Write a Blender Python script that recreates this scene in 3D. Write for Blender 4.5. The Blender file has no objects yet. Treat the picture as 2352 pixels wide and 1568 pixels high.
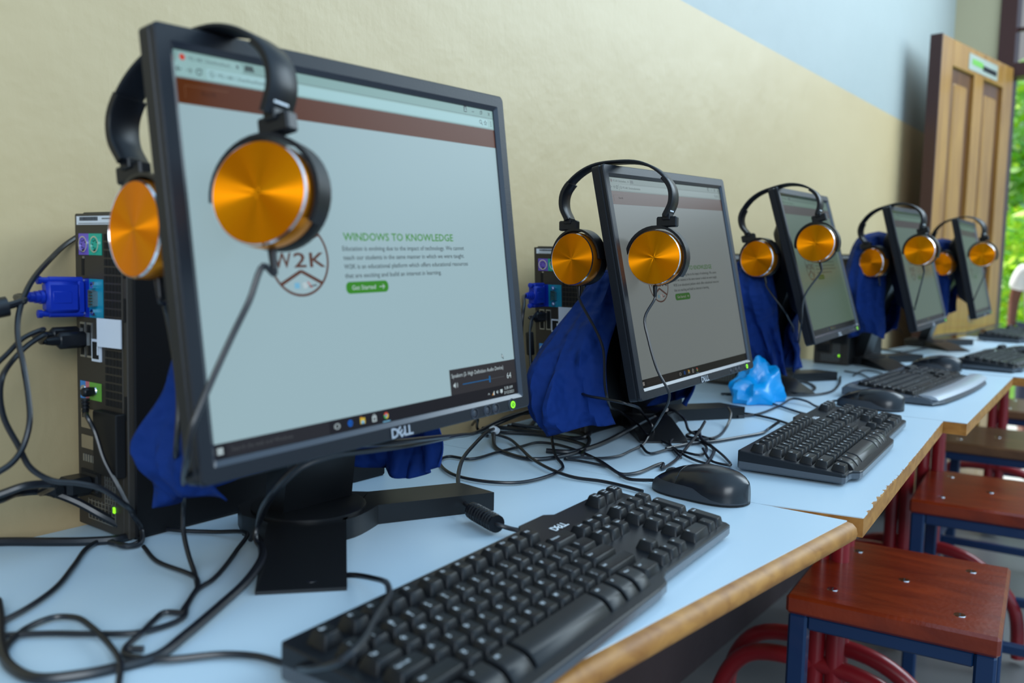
import bpy, math, random
import numpy as np
from mathutils import Matrix, Vector, noise

random.seed(7)
scene = bpy.context.scene
COL = scene.collection
DZ = 0.74                       # desk top height above the floor

# ---------------------------------------------------------------- camera
F_PX, PITCH, ROLL, CAM_H = 2029.66, 0.0974613, 0.0197502, 0.273031
CAMP = np.array([0, 0, CAM_H + DZ])
_F = np.array([0, math.cos(PITCH), -math.sin(PITCH)])
_R0 = np.array([1.0, 0, 0])
_U0 = np.cross(_R0, _F)
# measurements are taken looking straight ahead; ALPHA turns them so that the long wall runs along +x
ALPHA = 0.93367
def g(x, y): return (x * math.cos(ALPHA) + y * math.sin(ALPHA), -x * math.sin(ALPHA) + y * math.cos(ALPHA))
def g3(x, y, z): return np.array([*g(x, y), z])
_R = math.cos(ROLL) * _R0 + math.sin(ROLL) * _U0
_U = -math.sin(ROLL) * _R0 + math.cos(ROLL) * _U0
_R, _U, _F = g3(*_R), g3(*_U), g3(*_F)
_AHEAD = g3(0, 1, 0)
cam_d = bpy.data.cameras.new('camera')
cam = bpy.data.objects.new('camera', cam_d)
COL.objects.link(cam)
M = Matrix.Identity(4)
for i in range(3):
    M[i][0], M[i][1], M[i][2], M[i][3] = _R[i], _U[i], -_F[i], CAMP[i]
cam.matrix_world = M
cam_d.sensor_width = 36.0
cam_d.lens = F_PX / 2352 * 36.0
cam_d.clip_start = 0.02
cam_d.dof.use_dof = True
cam_d.dof.focus_distance = 1.05
cam_d.dof.aperture_fstop = 4.6
scene.camera = cam

# ---------------------------------------------------------------- world and lights
world = bpy.data.worlds.new('world')
scene.world = world
world.use_nodes = True
wn, wl = world.node_tree.nodes, world.node_tree.links
wn.clear()
w_out = wn.new('ShaderNodeOutputWorld')
w_bg = wn.new('ShaderNodeBackground')
w_tc = wn.new('ShaderNodeTexCoord')
w_dot = wn.new('ShaderNodeVectorMath'); w_dot.operation = 'DOT_PRODUCT'
w_dot.inputs[1].default_value = Vector(g3(0.62, -0.38, 0.68)).normalized()
w_ramp = wn.new('ShaderNodeValToRGB')
w_map = wn.new('ShaderNodeMapRange')
w_map.inputs['From Min'].default_value = -1
w_map.inputs['From Max'].default_value = 1
wl.new(w_tc.outputs['Generated'], w_dot.inputs[0])
wl.new(w_dot.outputs['Value'], w_map.inputs['Value'])
wl.new(w_map.outputs['Result'], w_ramp.inputs['Fac'])
wl.new(w_ramp.outputs['Color'], w_bg.inputs['Color'])
wl.new(w_bg.outputs['Background'], w_out.inputs['Surface'])
cr = w_ramp.color_ramp
cr.elements[0].position = 0.10; cr.elements[0].color = (0.50, 0.33, 0.15, 1)
cr.elements[1].position = 0.97; cr.elements[1].color = (1.00, 1.60, 2.20, 1)
e = cr.elements.new(0.42); e.color = (0.42, 0.33, 0.20, 1)
e = cr.elements.new(0.72); e.color = (0.40, 0.56, 0.76, 1)
w_bg.inputs['Strength'].default_value = 0.68

def area(name, loc, target, size, power, color):
    l = bpy.data.lights.new(name, 'AREA'); l.shape = 'RECTANGLE'
    l.size, l.size_y = size; l.energy = power; l.color = color
    o = bpy.data.objects.new(name, l); COL.objects.link(o)
    o.location = loc
    o.rotation_euler = (Vector(target) - Vector(loc)).to_track_quat('-Z', 'Y').to_euler()
    return o
area('unseen_window_daylight', g3(2.9, 2.3, DZ + 1.80), g3(0.2, 1.2, DZ), (2.6, 1.6), 74, (0.74, 0.90, 1.0))
area('unseen_window_daylight', g3(0.5, -2.4, DZ + 1.25), g3(0.1, 0.8, DZ + .2), (1.5, 1.2), 44, (0.86, 0.94, 1.0))  # unseen window behind the camera, added to brighten the headphone cup plates

sun = bpy.data.lights.new('sun', 'SUN'); sun.energy = 6.0; sun.angle = 0.05; sun.color = (1.0, 0.97, 0.9)
sun_o = bpy.data.objects.new('sun', sun); COL.objects.link(sun_o); sun_o.location = (3, 4, 6)
sun_o.rotation_euler = Vector((-0.25, -1.0, -1.0)).to_track_quat('-Z', 'Y').to_euler()     # behind the long wall: it reaches only the garden

scene.view_settings.view_transform = 'Standard'
scene.view_settings.look = 'None'
scene.view_settings.exposure = 0.12
scene.view_settings.gamma = 1.0
scene.view_settings.use_curve_mapping = False

# ---------------------------------------------------------------- measuring helpers
def ray(x, y):
    return (x - 1176) / F_PX * _R - (y - 784) / F_PX * _U + _F
def at(x, y, z=0.0):
    """photo pixel -> point on the plane z metres above the desk top"""
    r = ray(x, y); t = (z - CAM_H) / r[2]
    return CAMP + t * r
def atd(x, y, depth):
    """photo pixel -> point at that distance ahead of the camera"""
    r = ray(x, y); return CAMP + r * (depth / (r @ _AHEAD))
W_DIR = np.array([1.0, 0.0, 0.0]); W_N = np.array([0.0, -1.0, 0.0]); W_P = g3(-0.46, 0.843, 0.0)
def W(s, d, z):
    """point s along the left wall, d out from it, z above the desk top"""
    return W_P + W_DIR * s + W_N * d + np.array([0, 0, z + DZ])
def rz(a): c, s = math.cos(a), math.sin(a); return np.array([[c, -s, 0], [s, c, 0], [0, 0, 1.0]])
def rx(a): c, s = math.cos(a), math.sin(a); return np.array([[1.0, 0, 0], [0, c, -s], [0, s, c]])
def ry(a): c, s = math.cos(a), math.sin(a); return np.array([[c, 0, s], [0, 1.0, 0], [-s, 0, c]])
WALL_YAW = 0.0

# ---------------------------------------------------------------- materials
def mat(name, color, rough=0.5, metal=0.0, spec=0.5, emit=None, estr=1.0, coat=0.0, bump=0.0, bscale=400.0, vary=0.0, vscale=8.0):
    m = bpy.data.materials.new(name); m.use_nodes = True
    nt = m.node_tree; b = nt.nodes['Principled BSDF']
    b.inputs['Base Color'].default_value = (*color, 1)
    b.inputs['Roughness'].default_value = rough
    b.inputs['Metallic'].default_value = metal
    b.inputs['Specular IOR Level'].default_value = spec
    if coat: b.inputs['Coat Weight'].default_value = coat; b.inputs['Coat Roughness'].default_value = 0.08
    if emit:
        b.inputs['Emission Color'].default_value = (*emit, 1); b.inputs['Emission Strength'].default_value = estr
    tc = None
    if bump or vary:
        tc = nt.nodes.new('ShaderNodeTexCoord')
    if bump:
        n = nt.nodes.new('ShaderNodeTexNoise'); n.inputs['Scale'].default_value = bscale; n.inputs['Detail'].default_value = 2
        bp = nt.nodes.new('ShaderNodeBump'); bp.inputs['Strength'].default_value = bump; bp.inputs['Distance'].default_value = 0.001 if bscale > 100 else 0.022
        nt.links.new(tc.outputs['Object'], n.inputs['Vector']); nt.links.new(n.outputs['Fac'], bp.inputs['Height'])
        nt.links.new(bp.outputs['Normal'], b.inputs['Normal'])
    if vary:
        n2 = nt.nodes.new('ShaderNodeTexNoise'); n2.inputs['Scale'].default_value = vscale; n2.inputs['Detail'].default_value = 5
        mx = nt.nodes.new('ShaderNodeMix'); mx.data_type = 'RGBA'
        mx.inputs['A'].default_value = (*[c * (1 - vary) for c in color], 1)
        mx.inputs['B'].default_value = (*[min(1, c * (1 + vary)) for c in color], 1)
        nt.links.new(tc.outputs['Object'], n2.inputs['Vector']); nt.links.new(n2.outputs['Fac'], mx.inputs['Factor'])
        nt.links.new(mx.outputs['Result'], b.inputs['Base Color'])
    return m

def wood_mat(name, c1, c2, rough, scale=(1, 12, 12), coat=0.0, nscale=6.0, bump=0.0):
    m = bpy.data.materials.new(name); m.use_nodes = True
    nt = m.node_tree; b = nt.nodes['Principled BSDF']; b.inputs['Roughness'].default_value = rough
    b.inputs['Coat Weight'].default_value = coat; b.inputs['Coat Roughness'].default_value = 0.15
    tc = nt.nodes.new('ShaderNodeTexCoord'); mp = nt.nodes.new('ShaderNodeMapping'); mp.inputs['Scale'].default_value = scale
    n = nt.nodes.new('ShaderNodeTexNoise'); n.inputs['Scale'].default_value = nscale; n.inputs['Detail'].default_value = 6; n.inputs['Distortion'].default_value = 0.6
    r = nt.nodes.new('ShaderNodeValToRGB'); r.color_ramp.elements[0].position = 0.3; r.color_ramp.elements[1].position = 0.7
    r.color_ramp.elements[0].color = (*c1, 1); r.color_ramp.elements[1].color = (*c2, 1)
    nt.links.new(tc.outputs['Object'], mp.inputs['Vector']); nt.links.new(mp.outputs['Vector'], n.inputs['Vector'])
    nt.links.new(n.outputs['Fac'], r.inputs['Fac']); nt.links.new(r.outputs['Color'], b.inputs['Base Color'])
    if bump:
        bp = nt.nodes.new('ShaderNodeBump'); bp.inputs['Strength'].default_value = bump; bp.inputs['Distance'].default_value = 0.002
        n3 = nt.nodes.new('ShaderNodeTexNoise'); n3.inputs['Scale'].default_value = 140; n3.inputs['Detail'].default_value = 3
        nt.links.new(tc.outputs['Object'], n3.inputs['Vector'])
        nt.links.new(n3.outputs['Fac'], bp.inputs['Height']); nt.links.new(bp.outputs['Normal'], b.inputs['Normal'])
    return m

def wall_mat():
    m = bpy.data.materials.new('painted_plaster'); m.use_nodes = True
    nt = m.node_tree; N = nt.nodes; L = nt.links; b = N['Principled BSDF']
    b.inputs['Specular IOR Level'].default_value = 0.5
    g = N.new('ShaderNodeNewGeometry'); sx = N.new('ShaderNodeSeparateXYZ'); L.new(g.outputs['Position'], sx.inputs[0])
    gt = N.new('ShaderNodeMath'); gt.operation = 'GREATER_THAN'; gt.inputs[1].default_value = DZ + 0.815
    L.new(sx.outputs['Z'], gt.inputs[0])
    def noise_tex(scale, detail, vec=None, dist=0.0):
        n = N.new('ShaderNodeTexNoise'); n.inputs['Scale'].default_value = scale; n.inputs['Detail'].default_value = detail
        n.inputs['Distortion'].default_value = dist
        L.new(vec or g.outputs['Position'], n.inputs['Vector']); return n
    n1 = noise_tex(3.0, 6)
    def mix(a, bb, fac):
        x = N.new('ShaderNodeMix'); x.data_type = 'RGBA'
        for k, v in (('A', a), ('B', bb)):
            if isinstance(v, tuple): x.inputs[k].default_value = (*v, 1)
            else: L.new(v, x.inputs[k])
        L.new(fac, x.inputs['Factor']); return x.outputs['Result']
    low = mix((0.545, 0.405, 0.215), (0.595, 0.455, 0.25), n1.outputs['Fac'])
    up = mix((0.345, 0.385, 0.37), (0.385, 0.425, 0.405), n1.outputs['Fac'])
    lt = N.new('ShaderNodeMath'); lt.operation = 'LESS_THAN'; lt.inputs[1].default_value = 0.52     # shade under the tables, painted into the wall colour
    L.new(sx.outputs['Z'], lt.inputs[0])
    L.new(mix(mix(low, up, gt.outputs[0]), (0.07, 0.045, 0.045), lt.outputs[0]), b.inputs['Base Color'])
    rr = N.new('ShaderNodeMix'); rr.data_type = 'FLOAT'; rr.inputs['A'].default_value = 0.42; rr.inputs['B'].default_value = 0.5
    L.new(gt.outputs[0], rr.inputs['Factor']); L.new(rr.outputs['Result'], b.inputs['Roughness'])
    # trowelled plaster: broad waves, fine grain and slanting trowel strokes
    mp = N.new('ShaderNodeMapping'); mp.inputs['Rotation'].default_value = (0.5, 0.6, 0.3); mp.inputs['Scale'].default_value = (40, 5, 9)
    L.new(g.outputs['Position'], mp.inputs['Vector'])
    a1 = noise_tex(9, 4); a2 = noise_tex(90, 4); a3 = noise_tex(1.6, 5, mp.outputs['Vector'], 0.5)
    def madd(x, k, y=None):
        q = N.new('ShaderNodeMath'); q.operation = 'MULTIPLY_ADD'; q.inputs[1].default_value = k
        L.new(x, q.inputs[0])
        if y is not None: L.new(y, q.inputs[2])
        else: q.inputs[2].default_value = 0
        return q.outputs[0]
    h = madd(a1.outputs['Fac'], 1.0); h = madd(a2.outputs['Fac'], 0.10, h); h = madd(a3.outputs['Fac'], 0.12, h)
    bp = N.new('ShaderNodeBump'); bp.inputs['Strength'].default_value = 0.40; bp.inputs['Distance'].default_value = 0.008
    L.new(h, bp.inputs['Height']); L.new(bp.outputs['Normal'], b.inputs['Normal'])
    return m

def brushed_mat(name, color):
    m = mat(name, color, 0.48, 1.0)
    nt = m.node_tree; b = nt.nodes['Principled BSDF']
    b.inputs['Anisotropic'].default_value = 0.95; b.inputs['Anisotropic Rotation'].default_value = 0.25
    t = nt.nodes.new('ShaderNodeTangent'); t.direction_type = 'RADIAL'; t.axis = 'Z'
    nt.links.new(t.outputs['Tangent'], b.inputs['Tangent'])
    # the turned finish varies a little from spoke to spoke
    tc = nt.nodes.new('ShaderNodeTexCoord'); nz = nt.nodes.new('ShaderNodeVectorMath'); nz.operation = 'NORMALIZE'
    n = nt.nodes.new('ShaderNodeTexNoise'); n.inputs['Scale'].default_value = 1.5; n.inputs['Detail'].default_value = 0
    bp = nt.nodes.new('ShaderNodeBump'); bp.inputs['Strength'].default_value = 1.0; bp.inputs['Distance'].default_value = 0.0012
    nt.links.new(tc.outputs['Object'], nz.inputs[0]); nt.links.new(nz.outputs['Vector'], n.inputs['Vector'])
    nt.links.new(n.outputs['Fac'], bp.inputs['Height']); nt.links.new(bp.outputs['Normal'], b.inputs['Normal'])
    return m

MT = dict(
    bezel=mat('black_bezel', (0.010, 0.012, 0.017), 0.40, spec=0.28, bump=0.15, bscale=900),
    black=mat('black_plastic', (0.008, 0.009, 0.012), 0.36, spec=0.35),
    matte=mat('matte_black', (0.010, 0.010, 0.011), 0.5, spec=0.25),
    cable=mat('cable_black', (0.007, 0.008, 0.012), 0.34, spec=0.6),
    key=mat('key_black', (0.007, 0.0075, 0.009), 0.36, spec=0.32, bump=0.1, bscale=1500),
    keyc=mat('grey_grip', (0.030, 0.034, 0.042), 0.5), lip=mat('bezel_lip', (0.022, 0.027, 0.040), 0.24, spec=0.7), stand=mat('stand_black', (0.009, 0.0095, 0.011), 0.36, spec=0.4), gloss=mat('satin_black', (0.010, 0.011, 0.014), 0.27),  # the lip's lighter blue tone is a sky highlight put into its colour
    trim=mat('grey_trim', (0.075, 0.085, 0.10), 0.26),
    silver=mat('silver_plastic', (0.42, 0.45, 0.5), 0.32, 0.3),
    white=mat('white_print', (0.75, 0.80, 0.84), 0.5),
    paper=mat('white_sticker', (0.72, 0.78, 0.88), 0.5),
    orange=brushed_mat('brushed_orange', (1.0, 0.32, 0.003)),
    orange_side=mat('orange_metal', (0.85, 0.27, 0.012), 0.35, 0.85),
    chrome=mat('chrome', (0.85, 0.87, 0.9), 0.12, 1.0),
    steel=mat('dull_steel', (0.45, 0.45, 0.44), 0.4, 0.9),
    cloth=mat('navy_cloth', (0.004, 0.028, 0.17), 0.8, spec=0.2, bump=0.9, bscale=26, vary=0.12, vscale=20),
    cyan=mat('cyan_plastic_bag', (0.0, 0.33, 0.78), 0.3, spec=0.6),
    tower=mat('tower_panel', (0.034, 0.028, 0.022), 0.5),
    tcase=mat('tower_case', (0.006, 0.006, 0.007), 0.5, spec=0.2),
    hole=mat('vent_hole', (0.002, 0.002, 0.003), 0.8),
    purple=mat('port_purple', (0.16, 0.10, 0.55), 0.4),
    green=mat('port_green', (0.0, 0.42, 0.30), 0.4),
    lime=mat('port_lime', (0.16, 0.45, 0.06), 0.4),
    lblue=mat('port_light_blue', (0.05, 0.25, 0.62), 0.4),
    pink=mat('port_pink', (0.6, 0.16, 0.2), 0.4),
    teal=mat('port_teal', (0.0, 0.27, 0.42), 0.4),
    vblue=mat('plug_blue', (0.004, 0.03, 0.42), 0.4),
    tan=mat('slot_tan', (0.34, 0.27, 0.17), 0.45, 0.3),
    gold=mat('gold_pins', (0.7, 0.5, 0.15), 0.3, 1.0),
    led=mat('green_led', (0.1, 0.5, 0.0), 0.4, emit=(0.30, 1.0, 0.02), estr=1.2),
    desk=mat('white_laminate', (0.56, 0.70, 0.80), 0.33, spec=0.45, vary=0.03, vscale=5),
    edge=wood_mat('worn_wood_edge', (0.27, 0.10, 0.015), (0.48, 0.22, 0.045), 0.5, (30, 30, 60), nscale=1.2),
    seat=wood_mat('red_varnished_wood', (0.13, 0.010, 0.002), (0.26, 0.028, 0.004), 0.30, (14, 3, 8), 0.5, 2.0, bump=0.25),
    seat_brown=wood_mat('brown_wood', (0.10, 0.045, 0.02), (0.17, 0.08, 0.035), 0.45, (14, 3, 8), 0.2, 2.0),
    blue_steel=mat('blue_painted_steel', (0.003, 0.028, 0.095), 0.38, coat=0.2),
    red_steel=mat('red_painted_steel', (0.26, 0.010, 0.016), 0.35, coat=0.3),
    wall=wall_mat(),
    endwall=mat('cream_paint', (0.52, 0.47, 0.30), 0.6),
    floor=mat('cement_floor', (0.19, 0.185, 0.18), 0.35, vary=0.15, vscale=3),
    dark_wood=mat('dark_red_timber', (0.055, 0.016, 0.014), 0.4),
    door=wood_mat('varnished_door_timber', (0.29, 0.13, 0.02), (0.44, 0.225, 0.04), 0.4, (6, 6, 0.7), 0.3, 5.0),
    door_dark=wood_mat('moulding_timber', (0.09, 0.033, 0.008), (0.15, 0.06, 0.014), 0.4, (6, 6, 0.7), 0.3, 5.0),
    leaf=mat('leaf_green', (0.26, 0.60, 0.09), 0.4, vary=0.5, vscale=3.0), leaf3=mat('leaf_glare', (0.62, 0.85, 0.60), 0.35),  # the third leaf tone is outdoor glare put into the colour
    leaf2=mat('leaf_lime', (0.48, 0.80, 0.02), 0.5, vary=0.3, vscale=3.0),
    bark=mat('bark', (0.10, 0.06, 0.05), 0.8),
    paving=mat('pale_paving', (0.62, 0.63, 0.60), 0.7, vary=0.1),
    grass=mat('grass_green', (0.12, 0.30, 0.03), 0.8, vary=0.4),
    skin=mat('brown_skin', (0.16, 0.065, 0.045), 0.5),
    shirt=mat('white_shirt', (0.80, 0.84, 0.88), 0.8),
    trousers=mat('dark_trousers', (0.03, 0.04, 0.08), 0.8),
    hair=mat('black_hair', (0.008, 0.007, 0.006), 0.7),
    sign=mat('grey_sign', (0.34, 0.38, 0.32), 0.5), bag=mat('pink_box', (0.5, 0.3, 0.35), 0.5),
)
def leafy(m):
    b = m.node_tree.nodes['Principled BSDF']
    b.inputs['Transmission Weight'].default_value = 0.0
leafy(MT['leaf'])

# ---------------------------------------------------------------- mesh builder
class MB:
    def __init__(s): s.v, s.f, s.m, s.mats, s.sm = [], [], [], [], []
    def mi(s, m):
        if isinstance(m, str): m = MT[m]
        if m not in s.mats: s.mats.append(m)
        return s.mats.index(m)
    def add(s, verts, faces, m, T=None, smooth=False):
        k = s.mi(m); o = len(s.v)
        for p in verts:
            p = np.asarray(p, float)
            if T is not None: p = T(p)
            s.v.append(tuple(p))
        for f in faces: s.f.append(tuple(o + i for i in f)); s.m.append(k); s.sm.append(smooth)
        return s
    def box(s, c, size, m, R=None, bevel=0.0, T=None):
        x, y, z = [q / 2 for q in size]; c = np.asarray(c, float)
        if bevel <= 0:
            vs = [(a * x, b * y, d * z) for a in (-1, 1) for b in (-1, 1) for d in (-1, 1)]
            fs = [(0, 1, 3, 2), (4, 6, 7, 5), (0, 4, 5, 1), (2, 3, 7, 6), (0, 2, 6, 4), (1, 5, 7, 3)]
        else:
            b_ = min(bevel, x * .99, y * .99, z * .99); vs = []; idx = {}
            for a in (-1, 1):
                for b in (-1, 1):
                    for d in (-1, 1):
                        for ax in range(3):
                            p = [a * (x - b_), b * (y - b_), d * (z - b_)]
                            p[ax] = (a * x, b * y, d * z)[ax]
                            idx[(a, b, d, ax)] = len(vs); vs.append(tuple(p))
            g = idx; fs = []
            for sg in (-1, 1):
                q = [g[(sg, -1, -1, 0)], g[(sg, 1, -1, 0)], g[(sg, 1, 1, 0)], g[(sg, -1, 1, 0)]]; fs.append(q if sg > 0 else q[::-1])
                q = [g[(-1, sg, -1, 1)], g[(-1, sg, 1, 1)], g[(1, sg, 1, 1)], g[(1, sg, -1, 1)]]; fs.append(q if sg > 0 else q[::-1])
                q = [g[(-1, -1, sg, 2)], g[(1, -1, sg, 2)], g[(1, 1, sg, 2)], g[(-1, 1, sg, 2)]]; fs.append(q if sg > 0 else q[::-1])
            for a in (-1, 1):
                for b in (-1, 1):
                    fs.append((g[(a, b, -1, 0)], g[(a, b, 1, 0)], g[(a, b, 1, 1)], g[(a, b, -1, 1)]) if a * b < 0 else (g[(a, b, -1, 0)], g[(a, b, -1, 1)], g[(a, b, 1, 1)], g[(a, b, 1, 0)]))
                    fs.append((g[(a, -1, b, 0)], g[(a, 1, b, 0)], g[(a, 1, b, 2)], g[(a, -1, b, 2)]))
                    fs.append((g[(-1, a, b, 1)], g[(1, a, b, 1)], g[(1, a, b, 2)], g[(-1, a, b, 2)]))
                    for d in (-1, 1): fs.append((g[(a, b, d, 0)], g[(a, b, d, 1)], g[(a, b, d, 2)]))
        def TT(p):
            if R is not None: p = R @ p
            p = p + c
            return T(p) if T else p
        return s.add(vs, fs, m, TT)
    def loft(s, rings, m, cap=True, closed=True, smooth=False, T=None):
        n = len(rings[0]); vs = [p for r in rings for p in r]; fs = []
        for i in range(len(rings) - 1):
            for j in range(n if closed else n - 1):
                k = (j + 1) % n
                fs.append((i * n + j, i * n + k, (i + 1) * n + k, (i + 1) * n + j))
        if cap and closed:
            fs.append(tuple(range(n))[::-1]); fs.append(tuple((len(rings) - 1) * n + j for j in range(n)))
        return s.add(vs, fs, m, T, smooth)
    def prism(s, poly, z0, z1, m, T=None, top=None, smooth=False):
        a = [(x, y, z0) for x, y in poly]
        b = [(x, y, z1 if top is None else top(x, y)) for x, y in poly]
        return s.loft([a, b], m, T=T, smooth=smooth)
    def lathe(s, prof, m, n=32, T=None, smooth=True, cap=True):
        rings = [[(r * math.cos(2 * math.pi * k / n), r * math.sin(2 * math.pi * k / n), z) for k in range(n)] for r, z in prof]
        return s.loft(rings, m, cap=cap, T=T, smooth=smooth)
    def tube(s, pts, r, m, n=8, T=None, flat=1.0, sub=6, smooth_path=True):
        P = spline(pts, sub) if smooth_path else [np.asarray(p, float) for p in pts]
        rings = sweep(P, r, n, flat)
        return s.loft(rings, m, T=T, smooth=True)
    def build(s, name, parent=None, matrix=None, loc=None):
        me = bpy.data.meshes.new(name)
        me.from_pydata(s.v, [], s.f)
        for m in s.mats: me.materials.append(m)
        me.polygons.foreach_set('material_index', s.m)
        me.polygons.foreach_set('use_smooth', s.sm)
        me.update()
        fix_normals(me)
        if any(s.sm): me.set_sharp_from_angle(angle=math.radians(42))
        o = bpy.data.objects.new(name, me); COL.objects.link(o)
        if parent is not None: o.parent = parent
        if matrix is not None: o.matrix_local = matrix
        if loc is not None: o.location = loc
        return o

def fix_normals(me):
    import bmesh
    bm = bmesh.new(); bm.from_mesh(me)
    bmesh.ops.recalc_face_normals(bm, faces=bm.faces[:])
    bm.to_mesh(me); bm.free(); me.update()

def spline(pts, sub=6):
    P = [np.asarray(p, float) for p in pts]
    if len(P) < 3: return P
    Q = [2 * P[0] - P[1]] + P + [2 * P[-1] - P[-2]]; out = []
    for i in range(1, len(Q) - 2):
        p0, p1, p2, p3 = Q[i - 1], Q[i], Q[i + 1], Q[i + 2]
        d = [max(np.linalg.norm(b - a), 1e-6) ** 0.5 for a, b in ((p0, p1), (p1, p2), (p2, p3))]
        t0, t1 = 0, d[0]; t2 = t1 + d[1]; t3 = t2 + d[2]
        for k in range(sub):
            t = t1 + (t2 - t1) * k / sub
            a1 = (t1 - t) / (t1 - t0) * p0 + (t - t0) / (t1 - t0) * p1
            a2 = (t2 - t) / (t2 - t1) * p1 + (t - t1) / (t2 - t1) * p2
            a3 = (t3 - t) / (t3 - t2) * p2 + (t - t2) / (t3 - t2) * p3
            b1 = (t2 - t) / (t2 - t0) * a1 + (t - t0) / (t2 - t0) * a2
            b2 = (t3 - t) / (t3 - t1) * a2 + (t - t1) / (t3 - t1) * a3
            out.append((t2 - t) / (t2 - t1) * b1 + (t - t1) / (t2 - t1) * b2)
    out.append(P[-1]); return out

def sweep(P, r, n, flat=1.0):
    rings = []; up = np.array([0, 0, 1.0]); prev = None
    for i, p in enumerate(P):
        t = P[min(i + 1, len(P) - 1)] - P[max(i - 1, 0)]; t = t / max(np.linalg.norm(t), 1e-9)
        if prev is None:
            a = np.cross(t, up)
            if np.linalg.norm(a) < 1e-3: a = np.cross(t, np.array([1.0, 0, 0]))
        else:
            a = prev - t * (prev @ t)
        a = a / max(np.linalg.norm(a), 1e-9); b = np.cross(t, a); prev = a
        rr = r(i / max(len(P) - 1, 1)) if callable(r) else r
        rings.append([p + rr * (math.cos(2 * math.pi * k / n) * a * flat + math.sin(2 * math.pi * k / n) * b) for k in range(n)])
    return rings

_tc = {}
def text_mesh(s, bold=0.0, res=2, shear=0.0):
    """flat outlines of a string, size 1: (verts2d, faces, x0, x1, y0, y1)"""
    key = (s, bold, res, shear)
    if key in _tc: return _tc[key]
    cu = bpy.data.curves.new('t', 'FONT'); cu.body = s; cu.size = 1; cu.resolution_u = res; cu.offset = bold; cu.shear = shear
    ob = bpy.data.objects.new('t', cu); COL.objects.link(ob)
    dg = bpy.context.evaluated_depsgraph_get()
    me = bpy.data.meshes.new_from_object(ob.evaluated_get(dg))
    V = [(v.co.x, v.co.y) for v in me.vertices]; Fc = [tuple(p.vertices) for p in me.polygons]
    bpy.data.objects.remove(ob); bpy.data.curves.remove(cu); bpy.data.meshes.remove(me)
    xs = [v[0] for v in V] or [0]; ys = [v[1] for v in V] or [0]
    _tc[key] = (V, Fc, min(xs), max(xs), min(ys), max(ys)); return _tc[key]

def prop(o, label=None, cat=None, group=None, kind=None):
    if label: o['label'] = label
    if cat: o['category'] = cat
    if group: o['group'] = group
    if kind: o['kind'] = kind
    return o
def thing(name, label, cat, loc=(0, 0, 0), rot=None, group=None):
    o = bpy.data.objects.new(name, None); COL.objects.link(o); o.empty_display_size = 0.02
    o.location = loc
    if rot is not None: o.rotation_euler = rot
    return prop(o, label, cat, group)
def m4(R, t):
    q = Matrix.Identity(4)
    for i in range(3):
        for j in range(3): q[i][j] = R[i][j]
        q[i][3] = t[i]
    return q

# ================================================================ the setting
def quad_box(name, p, m, parent=None, kind='structure'):
    """box from 4 floor-plan corners and z range (world)"""
    corners, z0, z1 = p
    b = MB(); b.loft([[(*c[:2], z0) for c in corners], [(*c[:2], z1) for c in corners]], m)
    o = b.build(name, parent)
    if kind and parent is None: o['kind'] = kind
    return o
def Wb(s0, s1, d0, d1): return [W(s0, d0, 0), W(s1, d0, 0), W(s1, d1, 0), W(s0, d1, 0)]
S_END = 4.12
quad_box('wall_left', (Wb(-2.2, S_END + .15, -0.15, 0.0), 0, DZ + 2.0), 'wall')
quad_box('wall_back', (Wb(S_END, S_END + .15, 0.0, 0.185), 0, DZ + 2.0), 'endwall')
quad_box('floor', (Wb(-2.2, S_END + .15, 0.0, 3.6), -0.05, 0.0), 'floor')
# door frame: jamb, transom bar and the window over the door
quad_box('trim_1', (Wb(S_END - .01, S_END + .12, 0.185, 0.25), 0, DZ + 2.0), 'dark_wood')
quad_box('trim_2', (Wb(S_END - .005, S_END + .10, 0.25, 1.25), DZ + 1.10, DZ + 1.16), 'dark_wood')
quad_box('trim_3', (Wb(S_END - .04, S_END + .12, 1.25, 1.32), 0, DZ + 2.0), 'dark_wood')
quad_box('wall_right', (Wb(S_END, S_END + .15, 1.32, 3.6), 0, DZ + 2.0), 'endwall')
win = MB()
for d in (0.45, 0.60, 0.78, 0.95, 1.10):
    win.loft([[(*W(S_END + .04 + a, d + b, 0)[:2], z) for a, b in ((-.008, -.008), (.008, -.008), (.008, .008), (-.008, .008))] for z in (DZ + 1.16, DZ + 2.0)], 'dark_wood')
for z in (1.31, 1.55, 1.78):
    win.loft([[(*W(S_END + .04 + a, d, 0)[:2], DZ + z + a2) for a, a2 in ((-.008, -.008), (.008, -.008), (.008, .008), (-.008, .008))] for d in (0.25, 1.25)], 'dark_wood')
wo = win.build('window_1'); wo['kind'] = 'structure'

# panelled door leaf, swung back almost flat against the wall
hinge = W(4.06, 0.240, 0)[:2]; free = W(3.26, 0.108, 0)[:2]
dv = free - hinge; DL = np.linalg.norm(dv); dyaw = math.atan2(dv[1], dv[0])
door = bpy.data.objects.new('door_1', None); COL.objects.link(door); door['kind'] = 'structure'
door.location = (hinge[0], hinge[1], 0.01); door.rotation_euler = (0, 0, dyaw)  # swung open
DH = DZ + 1.125 - 0.01
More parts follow.
